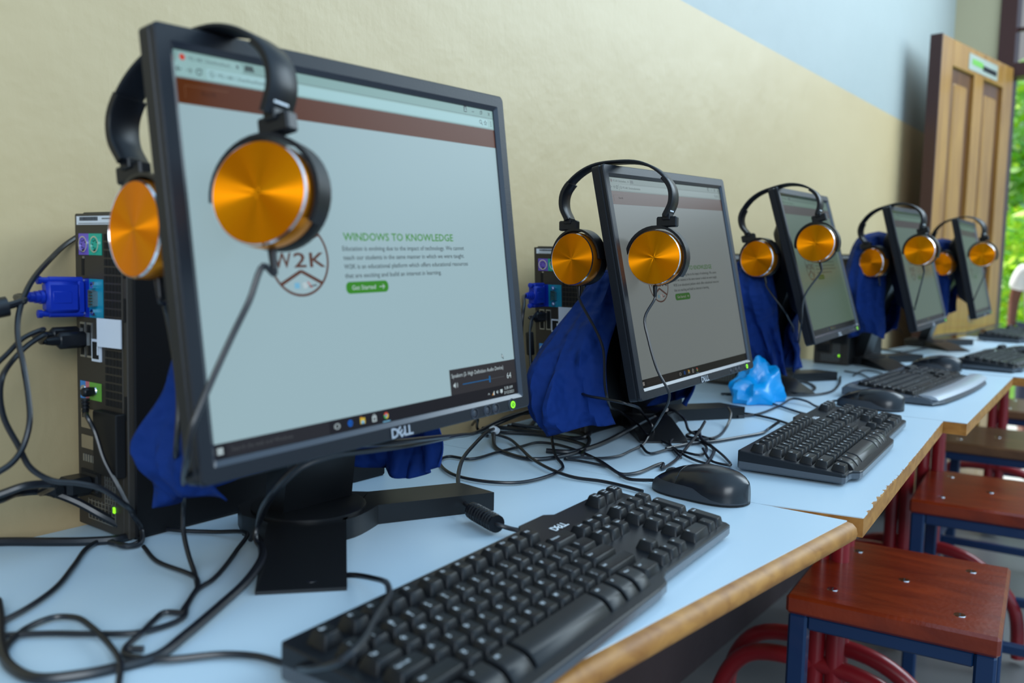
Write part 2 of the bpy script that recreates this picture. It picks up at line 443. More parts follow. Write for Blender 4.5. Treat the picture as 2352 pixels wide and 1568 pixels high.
# local: x along the leaf from the hinge, +y or -y thickness; camera side is +y here
b = MB(); T_ = 0.040
SX = [0.0, 0.115, 0.355, 0.455, 0.695, DL]   # stile | panel | muntin | panel | stile
for x0, x1 in ((SX[0], SX[1]), (SX[2], SX[3]), (SX[4], SX[5])):
    b.box(((x0 + x1) / 2, 0, DH / 2), (x1 - x0, T_, DH), 'door', bevel=.003)
for z0, z1 in ((0, .22), (.72, .86), (DH - .10, DH)):
    for x0, x1 in ((SX[1], SX[2]), (SX[3], SX[4])):
        b.box(((x0 + x1) / 2, 0, (z0 + z1) / 2), (x1 - x0, T_, z1 - z0), 'door', bevel=.003)
b.build('stiles_and_rails', door)
for x0, x1 in ((SX[1], SX[2]), (SX[3], SX[4])):
    for z0, z1 in ((.22, .72), (.86, DH - .10)):
        b = MB(); b.box(((x0 + x1) / 2, 0, (z0 + z1) / 2), (x1 - x0, .012, z1 - z0), 'door_dark')
        b.box(((x0 + x1) / 2, 0, (z0 + z1) / 2), (x1 - x0 - .105, .026, z1 - z0 - .105), 'door', bevel=.009)
        b.build('panel', door)
b = MB(); b.box((DL + .004, 0, DH / 2), (.008, T_ + .004, DH), 'dark_wood'); b.build('edge_strip', door)
side = 1 if (np.array([-math.sin(dyaw), math.cos(dyaw)]) @ (-hinge)) > 0 else -1
b = MB(); b.box((.37, side * (T_ / 2 + .001), DH - .055), (.33, .002, .062), 'sign')
b.box((.44, side * (T_ / 2 + .0025), DH - .052), (.12, .001, .022), 'lime'); b.box((.30, side * (T_ / 2 + .0025), DH - .060), (.16, .001, .020), 'matte')
prop(b.build('door_sign', door), 'small white sign with green and dark lettering')

# outdoors beyond the doorway
o = quad_box('ground_outside', ([W(S_END + .15, -3, 0), W(S_END + 14, -6, 0), W(S_END + 14, 9, 0), W(S_END + .15, 5, 0)], -0.12, -0.03), 'paving'); o['kind'] = 'structure'
o = quad_box('lawn', ([W(S_END + 2.6, -3, 0), W(S_END + 14, -6, 0), W(S_END + 14, 9, 0), W(S_END + 2.6, 5, 0)], -0.03, 0.02), 'grass'); o['kind'] = 'structure'
def leaves(b, c, r, n, size, mats, seed):
    rnd = random.Random(seed)
    for _ in range(n):
        d = Vector((rnd.gauss(0, 1), rnd.gauss(0, 1), rnd.gauss(0, 1))).normalized() * (rnd.random() ** .4)
        p = np.array([c[0] + d.x * r[0], c[1] + d.y * r[1], c[2] + d.z * r[2]])
        if p[2] < 0.03: continue
        u = Vector((rnd.gauss(0, 1), rnd.gauss(0, 1), rnd.gauss(0, .6))).normalized()
        w_ = u.cross(Vector((rnd.gauss(0, 1), rnd.gauss(0, 1), rnd.gauss(0, 1)))).normalized()
        u = np.array(u) * size * rnd.uniform(.6, 1.3); w_ = np.array(w_) * size * .45
        b.add([p - u, p - w_ * .9, p + u, p + w_ * .9], [(0, 1, 2, 3)], mats[rnd.randrange(len(mats))])
def bush(name, px, py, depth, r, n, size, mats, label, cat, seed, trunk=None):
    c = atd(px, py, depth)
    t = thing(name, label, cat, (c[0], c[1], 0.02))
    b = MB(); leaves(b, (0, 0, c[2] - .02), r, n, size, mats, seed)
    f = b.build('foliage', t)
    if trunk:
        b = MB(); b.tube([(0, 0, -.03), (trunk * .4, 0, c[2] * .35), (trunk, .02, c[2] * .8), (trunk * .6, 0, c[2] + r[2] * .3)], lambda q: .07 * (1 - .6 * q), 'bark', 8)
        b.build('trunk', t)
    return t
bush('tree', 2345, 375, 9.6, (1.5, 1.2, 1.05), 5200, .085, ['leaf', 'leaf3', 'leaf2', 'leaf'], 'leafy green tree standing outside the open doorway', 'tree', 3, trunk=.12)
bush('shrub', 2345, 640, 6.9, (1.0, .6, .55), 2600, .06, ['leaf2', 'leaf2', 'leaf'], 'bright lime green shrub below the tree outside the doorway', 'shrub', 5)
bush('hedge', 2560, 480, 14.0, (4.0, .9, 1.9), 6000, .13, ['leaf', 'leaf', 'leaf3'], 'tall green hedge farthest off beyond the doorway', 'hedge', 8)

# child in a white shirt outside, seen only as sleeve and arm at the right edge of the picture
def person():
    base = atd(2405, 700, 5.3); bx, by = base[0], base[1]
    t = thing('person', 'person in white short-sleeved shirt standing outside the doorway, arm hanging down', 'person', (bx, by, -.03), (0, 0, math.radians(-25) - ALPHA))
    J = {'pel': (0, 0, .66), 'ch': (0, 0, .88), 'nk': (0, 0, 1.06), 'hd': (0, .01, 1.14), 'tp': (0, .01, 1.26),
         'shl': (-.135, 0, 1.03), 'ell': (-.175, .01, .83), 'wrl': (-.185, -.05, .65), 'hal': (-.185, -.06, .59),
         'shr': (.135, 0, 1.03), 'elr': (.165, .01, .83), 'wrr': (.17, -.04, .65), 'har': (.17, -.05, .59),
         'hpl': (-.075, 0, .62), 'knl': (-.08, -.01, .36), 'anl': (-.08, .01, .06), 'tol': (-.085, -.11, .025),
         'hpr': (.075, 0, .62), 'knr': (.08, -.02, .36), 'anr': (.08, .01, .06), 'tor': (.085, -.11, .025)}
    Rr = dict(pel=.10, ch=.10, nk=.042, hd=.07, tp=.06, shl=.045, ell=.032, wrl=.024, hal=.028, shr=.045, elr=.032, wrr=.024, har=.028,
              hpl=.07, knl=.048, anl=.032, tol=.026, hpr=.07, knr=.048, anr=.032, tor=.026)
    E_ = [('pel', 'ch'), ('ch', 'nk'), ('nk', 'hd'), ('hd', 'tp'), ('ch', 'shl'), ('shl', 'ell'), ('ell', 'wrl'), ('wrl', 'hal'), ('ch', 'shr'), ('shr', 'elr'), ('elr', 'wrr'), ('wrr', 'har'),
          ('pel', 'hpl'), ('hpl', 'knl'), ('knl', 'anl'), ('anl', 'tol'), ('pel', 'hpr'), ('hpr', 'knr'), ('knr', 'anr'), ('anr', 'tor')]
    ks = list(J)
    def skin(name, ks, ed, rad, m, root):
        me = bpy.data.meshes.new(name); me.from_pydata([J[k] if isinstance(k, str) else k for k in ks], [(ks.index(a), ks.index(b)) for a, b in ed], [])
        me.materials.append(MT[m]); o = bpy.data.objects.new(name, me); COL.objects.link(o); o.parent = t
        md = o.modifiers.new('skin', 'SKIN'); md.use_smooth_shade = True
        for i, k in enumerate(ks):
            me.skin_vertices[0].data[i].radius = (rad[k], rad[k] * (.8 if k in ('pel', 'ch') else 1)); me.skin_vertices[0].data[i].use_root = (k == root)
        sb = o.modifiers.new('sub', 'SUBSURF'); sb.levels = 2; sb.render_levels = 2
        return o
    for s, q in (('l', -1), ('r', 1)):
        for i, (dx, L_) in enumerate(((-.018, .055), (-.006, .065), (.006, .062), (.018, .05))):
            J[f'f{s}{i}'] = (J['ha' + s][0] + dx * .3, J['ha' + s][1] + dx, .575); J[f'g{s}{i}'] = (J['ha' + s][0] + dx * .3, J['ha' + s][1] + dx - .008, .575 - L_)
            Rr[f'f{s}{i}'] = .008; Rr[f'g{s}{i}'] = .006; E_ += [('ha' + s, f'f{s}{i}'), (f'f{s}{i}', f'g{s}{i}')]
        J['th' + s] = (J['ha' + s][0], J['ha' + s][1] - .035, .57); Rr['th' + s] = .008; E_.append(('ha' + s, 'th' + s))
    skin('body', list(J), E_, Rr, 'skin', 'pel')
    J['wl'] = (0, 0, .64); J['sl'] = (-.162, .005, .88); J['sr'] = (.155, .005, .88)
    sr = dict(wl=.118, ch=.118, nk=.06, shl=.062, shr=.062, sl=.058, sr=.058)
    skin('shirt', ['wl', 'ch', 'nk', 'shl', 'sl', 'shr', 'sr'], [('wl', 'ch'), ('ch', 'nk'), ('ch', 'shl'), ('shl', 'sl'), ('ch', 'shr'), ('shr', 'sr')], sr, 'shirt', 'wl')
    J['w2'] = (0, 0, .68); tr = dict(w2=.115, hpl=.08, hpr=.08, knl=.062, knr=.062, kl=.055, kr=.055); J['kl'] = (-.08, .005, .10); J['kr'] = (.08, .005, .10)
    skin('trousers', ['w2', 'hpl', 'knl', 'kl', 'hpr', 'knr', 'kr'], [('w2', 'hpl'), ('hpl', 'knl'), ('knl', 'kl'), ('w2', 'hpr'), ('hpr', 'knr'), ('knr', 'kr')], tr, 'trousers', 'w2')
    b = MB(); n = 16
    b.lathe([(.001, .085), (.05, .07), (.075, .03), (.078, 0), (.07, -.02)], 'hair', n, T=lambda p: p * np.array([.95, 1.05, 1]) + np.array([0, .022, 1.205])); b.build('hair', t)
    b = MB()
    for q in (-1, 1):
        b.box((q * .024, -.062, 1.19), (.016, .006, .009), 'white', bevel=.002); b.box((q * .024, -.066, 1.19), (.007, .004, .007), 'hair')
        b.box((q * .071, .015, 1.18), (.012, .025, .038), 'skin', bevel=.005)
    b.box((0, -.072, 1.172), (.018, .018, .028), 'skin', bevel=.006); b.box((0, -.064, 1.142), (.032, .008, .009), 'bark', bevel=.003)
    b.build('face', t)['kind'] = 'stuff'
person()

# ---------------------------------------------------------------- tables
def table(label, poly, legs, jag=False, overhang=None):
    """poly: plan corners front-right.. ; first edge (0->1) is the front edge"""
    c = np.mean(np.array(poly), axis=0)
    t = thing('table', label, 'table', (c[0], c[1], 0), group=None)
    L = [np.array(p) - c for p in poly]
    b = MB()
    def inset(d0):
        out = []
        n = len(L)
        for i in range(n):
            p, a, q = L[i - 1], L[i], L[(i + 1) % n]
            out.append(a + (-a) / np.linalg.norm(a) * d0)
        return out
    top = [(*p, DZ) for p in L]
    if jag:   # chipped laminate along the front edge
        rnd = random.Random(4); a, q = L[0], L[1]; nrm = (L[2] - L[1]) / np.linalg.norm(L[2] - L[1]); pts = []
        for k in range(1, 170):
            f = k / 170; dmg = (rnd.random() ** 3) * (.0055 if f < .4 else .0014) + (.0015 if .08 < f < .3 else 0)
            pts.append((*(a + (q - a) * f + nrm * dmg), DZ))
        top = [(*(a + nrm * .001), DZ)] + pts + [(*p, DZ) for p in L[1:]]
    bot = [(p[0], p[1], DZ - .0012) for p in top]
    b.loft([bot, top], 'desk'); b.build('tabletop', t)
    b = MB(); b.loft([[(*p, DZ - .022) for p in L], [(*p, DZ - .0012) for p in L]], 'edge'); b.build('board', t)
    for lg in legs:
        b = MB(); pts = [np.array([q[0] - c[0], q[1] - c[1], q[2]]) for q in lg]
        b.tube(pts, .0165, 'red_steel', 12); b.build('leg', t)
    return t
D1 = [g(.359, .915), g(-.45, .03), g(-.83, .30), g(-.108, 1.259)]
q3a, q3b = at(2221, 972)[:2], at(2325, 868)[:2]
v3 = (q3b - q3a) / np.linalg.norm(q3b - q3a)
def back(p): return p - W_N[:2] * ((p - W_P[:2]) @ W_N[:2] - .006)
q3b = q3a + v3 * .78
D3 = [tuple(q3a), tuple(q3b), tuple(back(q3b)), tuple(back(q3a))]
c2 = np.array(g(.381, .926)); f2 = np.array(g(.802 - .381, 1.597 - .926)); f2 /= np.linalg.norm(f2); g2 = np.array([-W_N[0], -W_N[1]])
k2 = np.linalg.solve(np.array([f2, -g2]).T, q3a - c2)[0] - .003      # its far end meets the next table
e2 = c2 + f2 * k2
D2 = [tuple(c2), tuple(e2), tuple(back(e2)), g(-.1072, 1.2600), g(.2812, .9741)]
q4a = at(2348, 884)[:2]; q4a = q3b + v3 * .01 + W_N[:2] * .05
q4b = q4a + W_DIR[:2] * 1.25
D4 = [tuple(q4a), tuple(q4b), tuple(back(q4b) + W_N[:2] * .27), tuple(back(q4a) + W_N[:2] * .10)]
def frame_leg(p, inward, along, w=.10):
    """red tubular leg: two uprights that bend into one arched foot"""
    p = np.array([*p, 0]); i = np.array([*inward, 0]); a = np.array([*along, 0]); Z = np.array([0, 0, 1.0]); zt = DZ - .022
    return [[p + Z * zt, p + Z * .45, p + Z * .017], [p - i * .034 + Z * zt, p - i * .034 + Z * .45, p - i * .034 + Z * .017],
            [p + i * .19 + Z * .017, p + i * .185 + Z * .16, p + i * .13 + Z * .245, p + Z * .265, p - i * .13 + Z * .245, p - i * .23 + Z * .15, p - i * .25 + Z * .017]]
iw = -W_N[:2]; al = W_DIR[:2]
def legs_for(P, i0=.25, i1=.25):
    fr, fl = [np.array(q) for q in P[:2]]
    # P[0] and P[1] are the two front corners
    a = (fl - fr) / np.linalg.norm(fl - fr)
    return frame_leg(fr + a * .05 + iw * i0, iw, a) + frame_leg(fl - a * .05 + iw * i1, iw, -a)
table('white laminate table nearest the camera with rounded wooden front edge', D1, legs_for(D1, .42))
table('white table with chipped jagged front edge, under the second keyboard', D2, legs_for(D2, .42, .185), jag=True)
table('white table jutting forward under the palm rest keyboard', D3, legs_for(D3, .235))
table('farthest white table at the end of the row by the door', D4, legs_for(D4))
# rounded wooden lip on the nearest table
for o in list(bpy.data.objects):
    if o.name == 'table':
        c = np.mean(np.array(D1), axis=0); a, q = np.array(D1[0]) - c, np.array(D1[1]) - c
        b = MB(); nrm = (a - q) / np.linalg.norm(a - q); out = np.array([nrm[1], -nrm[0]])
        if out @ W_N[:2] < 0: out = -out
        prof = [(0, -.0012), (.006, -.002), (.0105, -.006), (.012, -.012), (.0105, -.018), (.005, -.0225), (0, -.0225)]
        b.loft([[(*(p + out * x), DZ + z) for x, z in prof] for p in (a, q)], 'edge', smooth=True)
        prop(b.build('front_edging', o), 'rounded varnished wooden lip')

# ---------------------------------------------------------------- stools
ZS = -.27
def stool(label, c, yaw, m, group):
    t = thing('stool', label, 'stool', (c[0], c[1], 0), (0, 0, yaw), group)
    A, B = .36, .31; z = DZ + ZS
    b = MB(); b.box((0, 0, z - .016), (A, B, .032), m, bevel=.005); seat = b.build('seat', t)
    for x, y in ((-.115, -.095), (-.115, .095), (.115, -.095), (.115, .095), (0, 0)):
            b = MB(); b.lathe([(.0001, z + .0008), (.0085, z + .0008), (.0095, z - .001)], 'chrome', 14, T=lambda p: p + np.array([x, y, 0]))
            b.box((x, y, z + .0009), (.013, .0016, .0006), 'hole'); b.build('screw', seat)
    zt = z - .032
    for x in (-1, 1):
        for y in (-1, 1):
            b = MB(); cx, cy = x * (A / 2 - .019), y * (B / 2 - .019)
            b.box((cx, cy, zt / 2), (.030, .030, zt), 'blue_steel', bevel=.004); b.build('leg', t)
    for y in (-1, 1):
        b = MB(); b.box((0, y * (B / 2 - .019), zt - .0125), (A - .068, .022, .024), 'blue_steel', bevel=.003); b.build('rail', t)
        b = MB(); b.box((0, y * (B / 2 - .019), .16), (A - .068, .022, .022), 'blue_steel', bevel=.003); b.build('stretcher', t)
    for x in (-1, 1):
        b = MB(); b.box((x * (A / 2 - .019), 0, zt - .0125), (.022, B - .068, .024), 'blue_steel', bevel=.003); b.build('rail', t)
        b = MB(); b.box((x * (A / 2 - .019), 0, .16), (.022, B - .068, .022), 'blue_steel', bevel=.003); b.build('stretcher', t)
    return t
p_rf, p_rb, p_lf = at(2307, 1468, ZS)[:2], at(2312, 1302, ZS)[:2], at(1793, 1385, ZS)[:2]
sy = math.atan2(*(p_rb - p_rf)[::-1]) - .03
sc = (p_rf + p_rb) / 2 + np.array([-math.sin(sy), math.cos(sy)]) * .153
G_ = None
stool('red varnished wooden stool with shiny screws, nearest the camera', sc, sy, 'seat', G_)
stool('second red stool, half under the chipped white table', sc + np.array(g(.47, .60)), sy, 'seat', G_)
stool('brown wooden stool behind the second red stool', sc + np.array(g(.86, 1.28)), sy - .05, 'seat_brown', G_)
stool('farthest blue legged stool near the doorway', sc + np.array(g(1.36, 1.90)), sy - .05, 'seat_brown', G_)

# ================================================================ monitors
SW, SH = .3379, .2703
PW, PH, PD, REC = .3668, .3004, .0192, .0039
MON = [(-.10941, .71803, .27133, .93113, -.12006, -.02043), (.24198, 1.25107, .24573, .9249, -.20662, -.02596), (.61848, 1.79049, .26645, .98273, -.28245, -.01699),
       (1.01177, 2.21445, .26204, .9418, -.25863, -.01646), (1.42581, 2.74409, .2596, .96898, -.22872, -.00248)]
MON = [(*g(m[0], m[1]), m[2], m[3] - ALPHA, m[4], m[5]) for m in MON]
def mon_frame(i):
    x, y, z, yaw, tilt, rl = MON[i]
    return rz(yaw) @ rx(tilt) @ ry(rl), np.array([x, y, z + DZ]), yaw

def em(name, c, k=1.0): return mat(name, tuple(q * .12 for q in c), 0.26, spec=0.14, emit=c, estr=k)
SCR = {}
def scr_mats(kind):
    if kind in SCR: return SCR[kind]
    if kind == 'bright': g, t = .88, (1, 1, 1)
    elif kind == 'grey': g, t = .30, (1.25, .98, .88)  # glare mixed into the page colours as a grey tint
    else: g, t = .17, (1.1, 1.2, .75)  # dim page, with the green reflection tinted into its colours
    def c(*q): return tuple(x * g * k for x, k in zip(q, t))
    flat = .0 if kind == 'bright' else .35
    d = dict(page=c(.29, .41, .445), tab=c(.20, .335, .325), bar=c(.265, .43, .43), url=c(.31, .50, .52), line=c(.11, .17, .17),
             hdr=c(.085 + flat * .12, .022 + flat * .10, .004 + flat * .08), hline=c(.15, .07, .035), htxt=c(.03, .01, .005), brown=c(.085, .030, .016), txt=c(.030, .045, .052), green=c(.035, .22, .004), btn=c(.030, .20, .008),
             tbar=c(.010, .009, .012), tbar2=c(.018, .017, .021), pop=c(.026, .024, .027), wt=c(.42, .50, .52), dim=c(.055, .06, .065), blue=c(.01, .10, .26),
             eblue=c(.004, .09, .42), yel=c(.55, .40, .04), red=c(.50, .05, .03), grn=c(.05, .32, .08), or_=c(.5, .2, .02), sky=c(.15, .38, .55), ink=c(.05, .075, .075))
    SCR[kind] = {k: em(f'screen_{kind}_{k}', v) for k, v in d.items()}
    return SCR[kind]

class Canvas:
    """a 1280 x 1024 display drawn as flat layers a tenth of a millimetre apart"""
    def __init__(s, kind): s.b = MB(); s.m = scr_mats(kind); s.k = 0
    def P(s, x, y, l): return ((x / 1280 - .5) * SW, -l * 8e-5, (.5 - y / 1024) * SH)
    def poly(s, pts, m, l): s.b.add([s.P(x, y, l) for x, y in pts], [tuple(range(len(pts)))], s.m[m])
    def rect(s, x0, y0, x1, y1, m, l): s.poly([(x0, y0), (x1, y0), (x1, y1), (x0, y1)], m, l)
    def disc(s, x, y, r, m, l, n=28, a0=0, a1=360):
        p = [(x + r * math.cos(math.radians(a0 + (a1 - a0) * k / n)), y + r * math.sin(math.radians(a0 + (a1 - a0) * k / n))) for k in range(n + (a1 - a0 < 360))]
        s.poly(p + ([(x, y)] if a1 - a0 < 360 else []), m, l)
    def ring(s, x, y, r0, r1, m, l, n=56, a0=0, a1=360):
        for k in range(n):
            a, b = math.radians(a0 + (a1 - a0) * k / n), math.radians(a0 + (a1 - a0) * (k + 1) / n)
            s.poly([(x + r0 * math.cos(a), y + r0 * math.sin(a)), (x + r1 * math.cos(a), y + r1 * math.sin(a)), (x + r1 * math.cos(b), y + r1 * math.sin(b)), (x + r0 * math.cos(b), y + r0 * math.sin(b))], m, l)
    def line(s, x0, y0, x1, y1, w, m, l):
        d = np.array([x1 - x0, y1 - y0], float); d /= np.linalg.norm(d); n = np.array([-d[1], d[0]]) * w / 2
        s.poly([(x0 + n[0], y0 + n[1]), (x1 + n[0], y1 + n[1]), (x1 - n[0], y1 - n[1]), (x0 - n[0], y0 - n[1])], m, l)
    def rrect(s, x0, y0, x1, y1, r, m, l):
        p = []
        for cx, cy, a in ((x1 - r, y0 + r, -90), (x1 - r, y1 - r, 0), (x0 + r, y1 - r, 90), (x0 + r, y0 + r, 180)):
            p += [(cx + r * math.cos(math.radians(a + 15 * k)), cy + r * math.sin(math.radians(a + 15 * k))) for k in range(7)]
        s.poly(p, m, l)
    def text(s, txt, x, base, size, m, l, x1=None, bold=0.0):
        V, Fc, a, b, c, d = text_mesh(txt, bold)
        sx = (x1 - x) / (b - a) if x1 else size
        s.b.add([s.P(x + (v[0] - a) * sx, base - v[1] * size, l) for v in V], Fc, s.m[m])

def draw_screen(kind, full):
    c = Canvas(kind)
    c.rect(0, 0, 1280, 1024, 'page', 0)
    c.rect(0, 0, 1280, 28, 'tab', 1); c.rect(0, 28, 1280, 66, 'bar', 1); c.line(200, 28, 1280, 28, 2, 'line', 2); c.line(0, 66, 1280, 66, 2, 'line', 2)
    c.poly([(8, 28), (16, 4), (196, 4), (206, 28)], 'bar', 2)
    c.poly([(208, 22), (212, 7), (236, 7), (241, 22)], 'ink', 2)
    c.disc(24, 16, 8, 'red' if full else 'brown', 3); c.text('192.168.1.2/eschool/act/...', 40, 21, 15, 'ink', 3, 172); c.text('x', 181, 20, 20, 'txt', 3, bold=.02)
    for x, a in ((12, 1), (40, .4)):
        sg = 1 if a == 1 else -1; mm = 'txt' if a == 1 else 'line'
        c.line(x - 8, 47, x + 8, 47, 2.5, mm, 3); c.line(x - 8 * sg, 47, x - 1 * sg, 40, 2.5, mm, 3); c.line(x - 8 * sg, 47, x - 1 * sg, 54, 2.5, mm, 3)
    c.ring(68, 47, 6, 8.5, 'txt', 3, 24, 0, 300); c.poly([(69, 39), (77, 39), (77, 47)], 'txt', 3)
    c.rrect(90, 34, 1246, 61, 4, 'url', 3); c.ring(106, 47.5, 6.5, 8, 'ink', 4, 24); c.line(106, 46, 106, 52, 2, 'ink', 4); c.line(106, 43, 106, 44.5, 2, 'ink', 4)
    c.text('192.168.1.2/eschool/activities', 122, 53, 16, 'ink', 4, 300)
    c.rect(1118, 0, 1133, 20, 'txt', 3); c.disc(1125.5, 7, 3.2, 'bar', 4, 14); c.poly([(1120, 17), (1122, 11), (1129, 11), (1131, 17)], 'bar', 4)
    c.line(1162, 14, 1174, 14, 2, 'txt', 3)
    for a in ((1208, 9, 1216, 9), (1216, 9, 1216, 18), (1216, 18, 1208, 18), (1208, 18, 1208, 9), (1210, 6, 1219, 6), (1219, 6, 1219, 15)): c.line(*a, 1.6, 'txt', 3)
    c.line(1253, 7, 1263, 18, 1.8, 'txt', 3); c.line(1263, 7, 1253, 18, 1.8, 'txt', 3)
    c.ring(1206, 45, 5, 7, 'txt', 4, 20); c.line(1211, 50, 1217, 56, 2.5, 'txt', 4)
    st = [(1233 + (9 if k % 2 == 0 else 3.8) * math.sin(k * math.pi / 5), 47 - (9 if k % 2 == 0 else 3.8) * math.cos(k * math.pi / 5)) for k in range(10)]
    for k in range(10): c.line(*st[k], *st[(k + 1) % 10], 1.7, 'txt', 4)
    for y in (40, 47, 54): c.disc(1265, y, 2, 'txt', 4, 10)
    c.rect(0, 68, 1280, 132, 'hdr', 2)
    c.line(23, 86, 150, 86, 1.5, 'hline', 3); c.line(23, 86, 23, 117, 1.5, 'hline', 3); c.text('About Me', 68, 105, 15, 'htxt', 3, 112)
    # round logo
    c.ring(332, 522, 98, 105, 'brown', 2)
    for a in ((258, 452, 332, 486), (332, 486, 406, 452), (258, 592, 332, 556), (332, 556, 406, 592)): c.line(*a, 10, 'brown', 2)
    c.text('W', 240, 545, 58, 'brown', 2, 302, bold=.015); c.text('2', 310, 545, 58, 'brown', 2, 354, bold=.015); c.text('K', 366, 545, 58, 'brown', 2, 424, bold=.015)
    c.rect(305, 588, 323, 604, 'sky', 2); c.poly([(332, 590), (346, 586), (352, 602), (338, 606)], 'wt', 2); c.line(352, 586, 366, 604, 3, 'red', 3); c.line(356, 600, 384, 596, 4, 'dim', 3)
    c.text('WINDOWS TO KNOWLEDGE', 501, 470, 33, 'green', 2, 997, bold=.012)
    for k, (tx, x1) in enumerate((('Education is evolving due to the impact of technology. We cannot', 1050), ('teach our students in the same manner in which we were taught.', 1048), ('W2K is an educational platform which offers educational resources', 1064), ('that are exciting and build an interest in learning.', 922))):
        c.text(tx, 494, 500 + 26.7 * k, 20, 'txt', 2, x1, bold=.006)
    c.rrect(494, 592, 669, 627, 15, 'btn', 2); c.text('Get Started', 517, 616, 19, 'wt', 3, 614, bold=.006)
    c.line(630, 610, 652, 610, 2.2, 'wt', 3); c.line(652, 610, 644, 603, 2.2, 'wt', 3); c.line(652, 610, 644, 617, 2.2, 'wt', 3)
    # task bar
    c.rect(0, 985, 1280, 1024, 'tbar', 2); c.rect(36, 985, 378, 1024, 'tbar2', 3)
    for dx in (0, 1):
        for dy in (0, 1): c.rect(8 + dx * 9, 996 + dy * 9, 16 + dx * 9, 1004 + dy * 9, 'wt', 4)
    c.text('Search the web and Windows', 50, 1010, 17, 'dim', 4, 248)
    for a in ((402, 998, 414, 998), (414, 998, 414, 1012), (414, 1012, 402, 1012), (402, 1012, 402, 998), (398, 1000, 398, 1010), (418, 1000, 418, 1010)): c.line(*a, 2, 'wt', 4)
    c.ring(459, 1004, 5, 10, 'eblue', 4, 28, 30, 330); c.rect(450, 1002, 469, 1006, 'eblue', 5)
    c.rect(498, 996, 518, 1013, 'yel', 4); c.rect(498, 993, 507, 997, 'or_', 4); c.rect(502, 1004, 514, 1013, 'sky', 5)
    c.rect(547, 998, 565, 1015, 'wt', 4); c.ring(556, 998, 4, 6, 'wt', 4, 16, 180, 360)
    for dx in (0, 1):
        for dy in (0, 1): c.rect(551 + dx * 5.5, 1002 + dy * 5.5, 555.5 + dx * 5.5, 1006.5 + dy * 5.5, 'tbar', 5)
    c.disc(606, 1004, 10, 'red', 4, 20, 200, 330); c.disc(606, 1004, 10, 'yel', 4, 20, -30, 90); c.disc(606, 1004, 10, 'grn', 4, 20, 90, 200); c.disc(606, 1004, 4.6, 'wt', 5, 18); c.disc(606, 1004, 3.5, 'eblue', 6, 16)
    c.rect(590, 1020, 622, 1023, 'sky', 4)
    if full:
        c.rect(915, 900, 1280, 985, 'pop', 3); c.text('Speakers (2- High Definition Audio Device)', 924, 928, 19, 'wt', 4, 1209)
        c.poly([(930, 950), (935, 950), (941, 944), (941, 964), (935, 958), (930, 958)], 'wt', 4); c.ring(941, 954, 6, 7.5, 'wt', 4, 12, -45, 45); c.ring(941, 954, 11, 12.5, 'wt', 4, 12, -45, 45)
        c.line(978, 955, 1126, 955, 3, 'blue', 4); c.line(1126, 955, 1210, 955, 2, 'dim', 4); c.rrect(1122, 943, 1130, 967, 3.5, 'blue', 5)
        c.text('64', 1226, 965, 30, 'wt', 4, 1252)
        c.line(1109, 1010, 1114, 1004, 1.6, 'wt', 4); c.line(1114, 1004, 1119, 1010, 1.6, 'wt', 4)
        c.poly([(1131, 1014), (1146, 1014), (1146, 998)], 'wt', 4); c.poly([(1131, 1014), (1139, 1014), (1139, 1004)], 'or_', 5)
        c.poly([(1158, 1003), (1161, 1003), (1165, 999), (1165, 1013), (1161, 1009), (1158, 1009)], 'wt', 4); c.ring(1165, 1006, 5, 6.2, 'wt', 4, 12, -45, 45)
        c.rect(1180, 999, 1194, 1011, 'wt', 4); c.poly([(1184, 1011), (1190, 1011), (1187, 1015)], 'wt', 4)
        c.text('5:58 AM', 1206, 1003, 15, 'wt', 4, 1254); c.text('3/12/2021', 1202, 1019, 15, 'wt', 4, 1260)
        c.poly([(1206, 872), (1206, 890), (1210, 886), (1214, 894), (1217, 892), (1213, 885), (1218, 885)], 'txt', 4); c.poly([(1207.4, 875.5), (1207.4, 887), (1215, 883.5)], 'wt', 5)
    return c.b

def dell_logo(h, m, depth):
    """raised D, tilted E, L, L in local x right, z up, facing -y, centred"""
    b = MB(); x = 0
    parts = [('D', 0, 0), ('E', .62, 20), ('L', 1.20, 0), ('L', 1.66, 0)]
    for ch, x0, rot in parts:
        V, Fc, a, bb, c_, d_ = text_mesh(ch, .03)
        cr_, sr_ = math.cos(math.radians(rot + 18 if rot else 0)), math.sin(math.radians(rot + 18 if rot else 0))
        cx, cy = (a + bb) / 2, (c_ + d_) / 2; w = .62
        pts = []
        for v in V:
            u, k = (v[0] - cx) * 1.05, (v[1] - cy)
            u, k = u * cr_ - k * sr_, u * sr_ + k * cr_
            pts.append((x0 + .3 + u - 1.28, k))
        for lay, q in ((0, 0.0), (1, depth)):
            pass
        b.add([(p[0] * h / .72, -depth, p[1] * h / .72) for p in pts], Fc, m)
    return b

BASE = [(*g(-.165, .686), 0.0), (*g(.228, 1.289), -.12), None, None, None]
def base_poly():
    """swept stand foot in (b right, a forward) measured from the middle of its front edge"""
    R_ = [(.036, 0), (.036, -.128)]
    for k in range(7):
        t = k / 6; ang = math.radians(-75 + 85 * t)
        R_.append((.032 + .036 * math.cos(ang) * .0 + .036 * t, -.128 - .042 * (1 - math.cos(t * math.pi / 2)) - .004 * t))
    R_ += [(.192, -.207), (.188, -.214), (.161, -.252), (.06, -.226), (0, -.236)]
    return R_ + [(-.05, -.222), (-.070, -.19), (-.062, -.155), (-.036, -.128)]

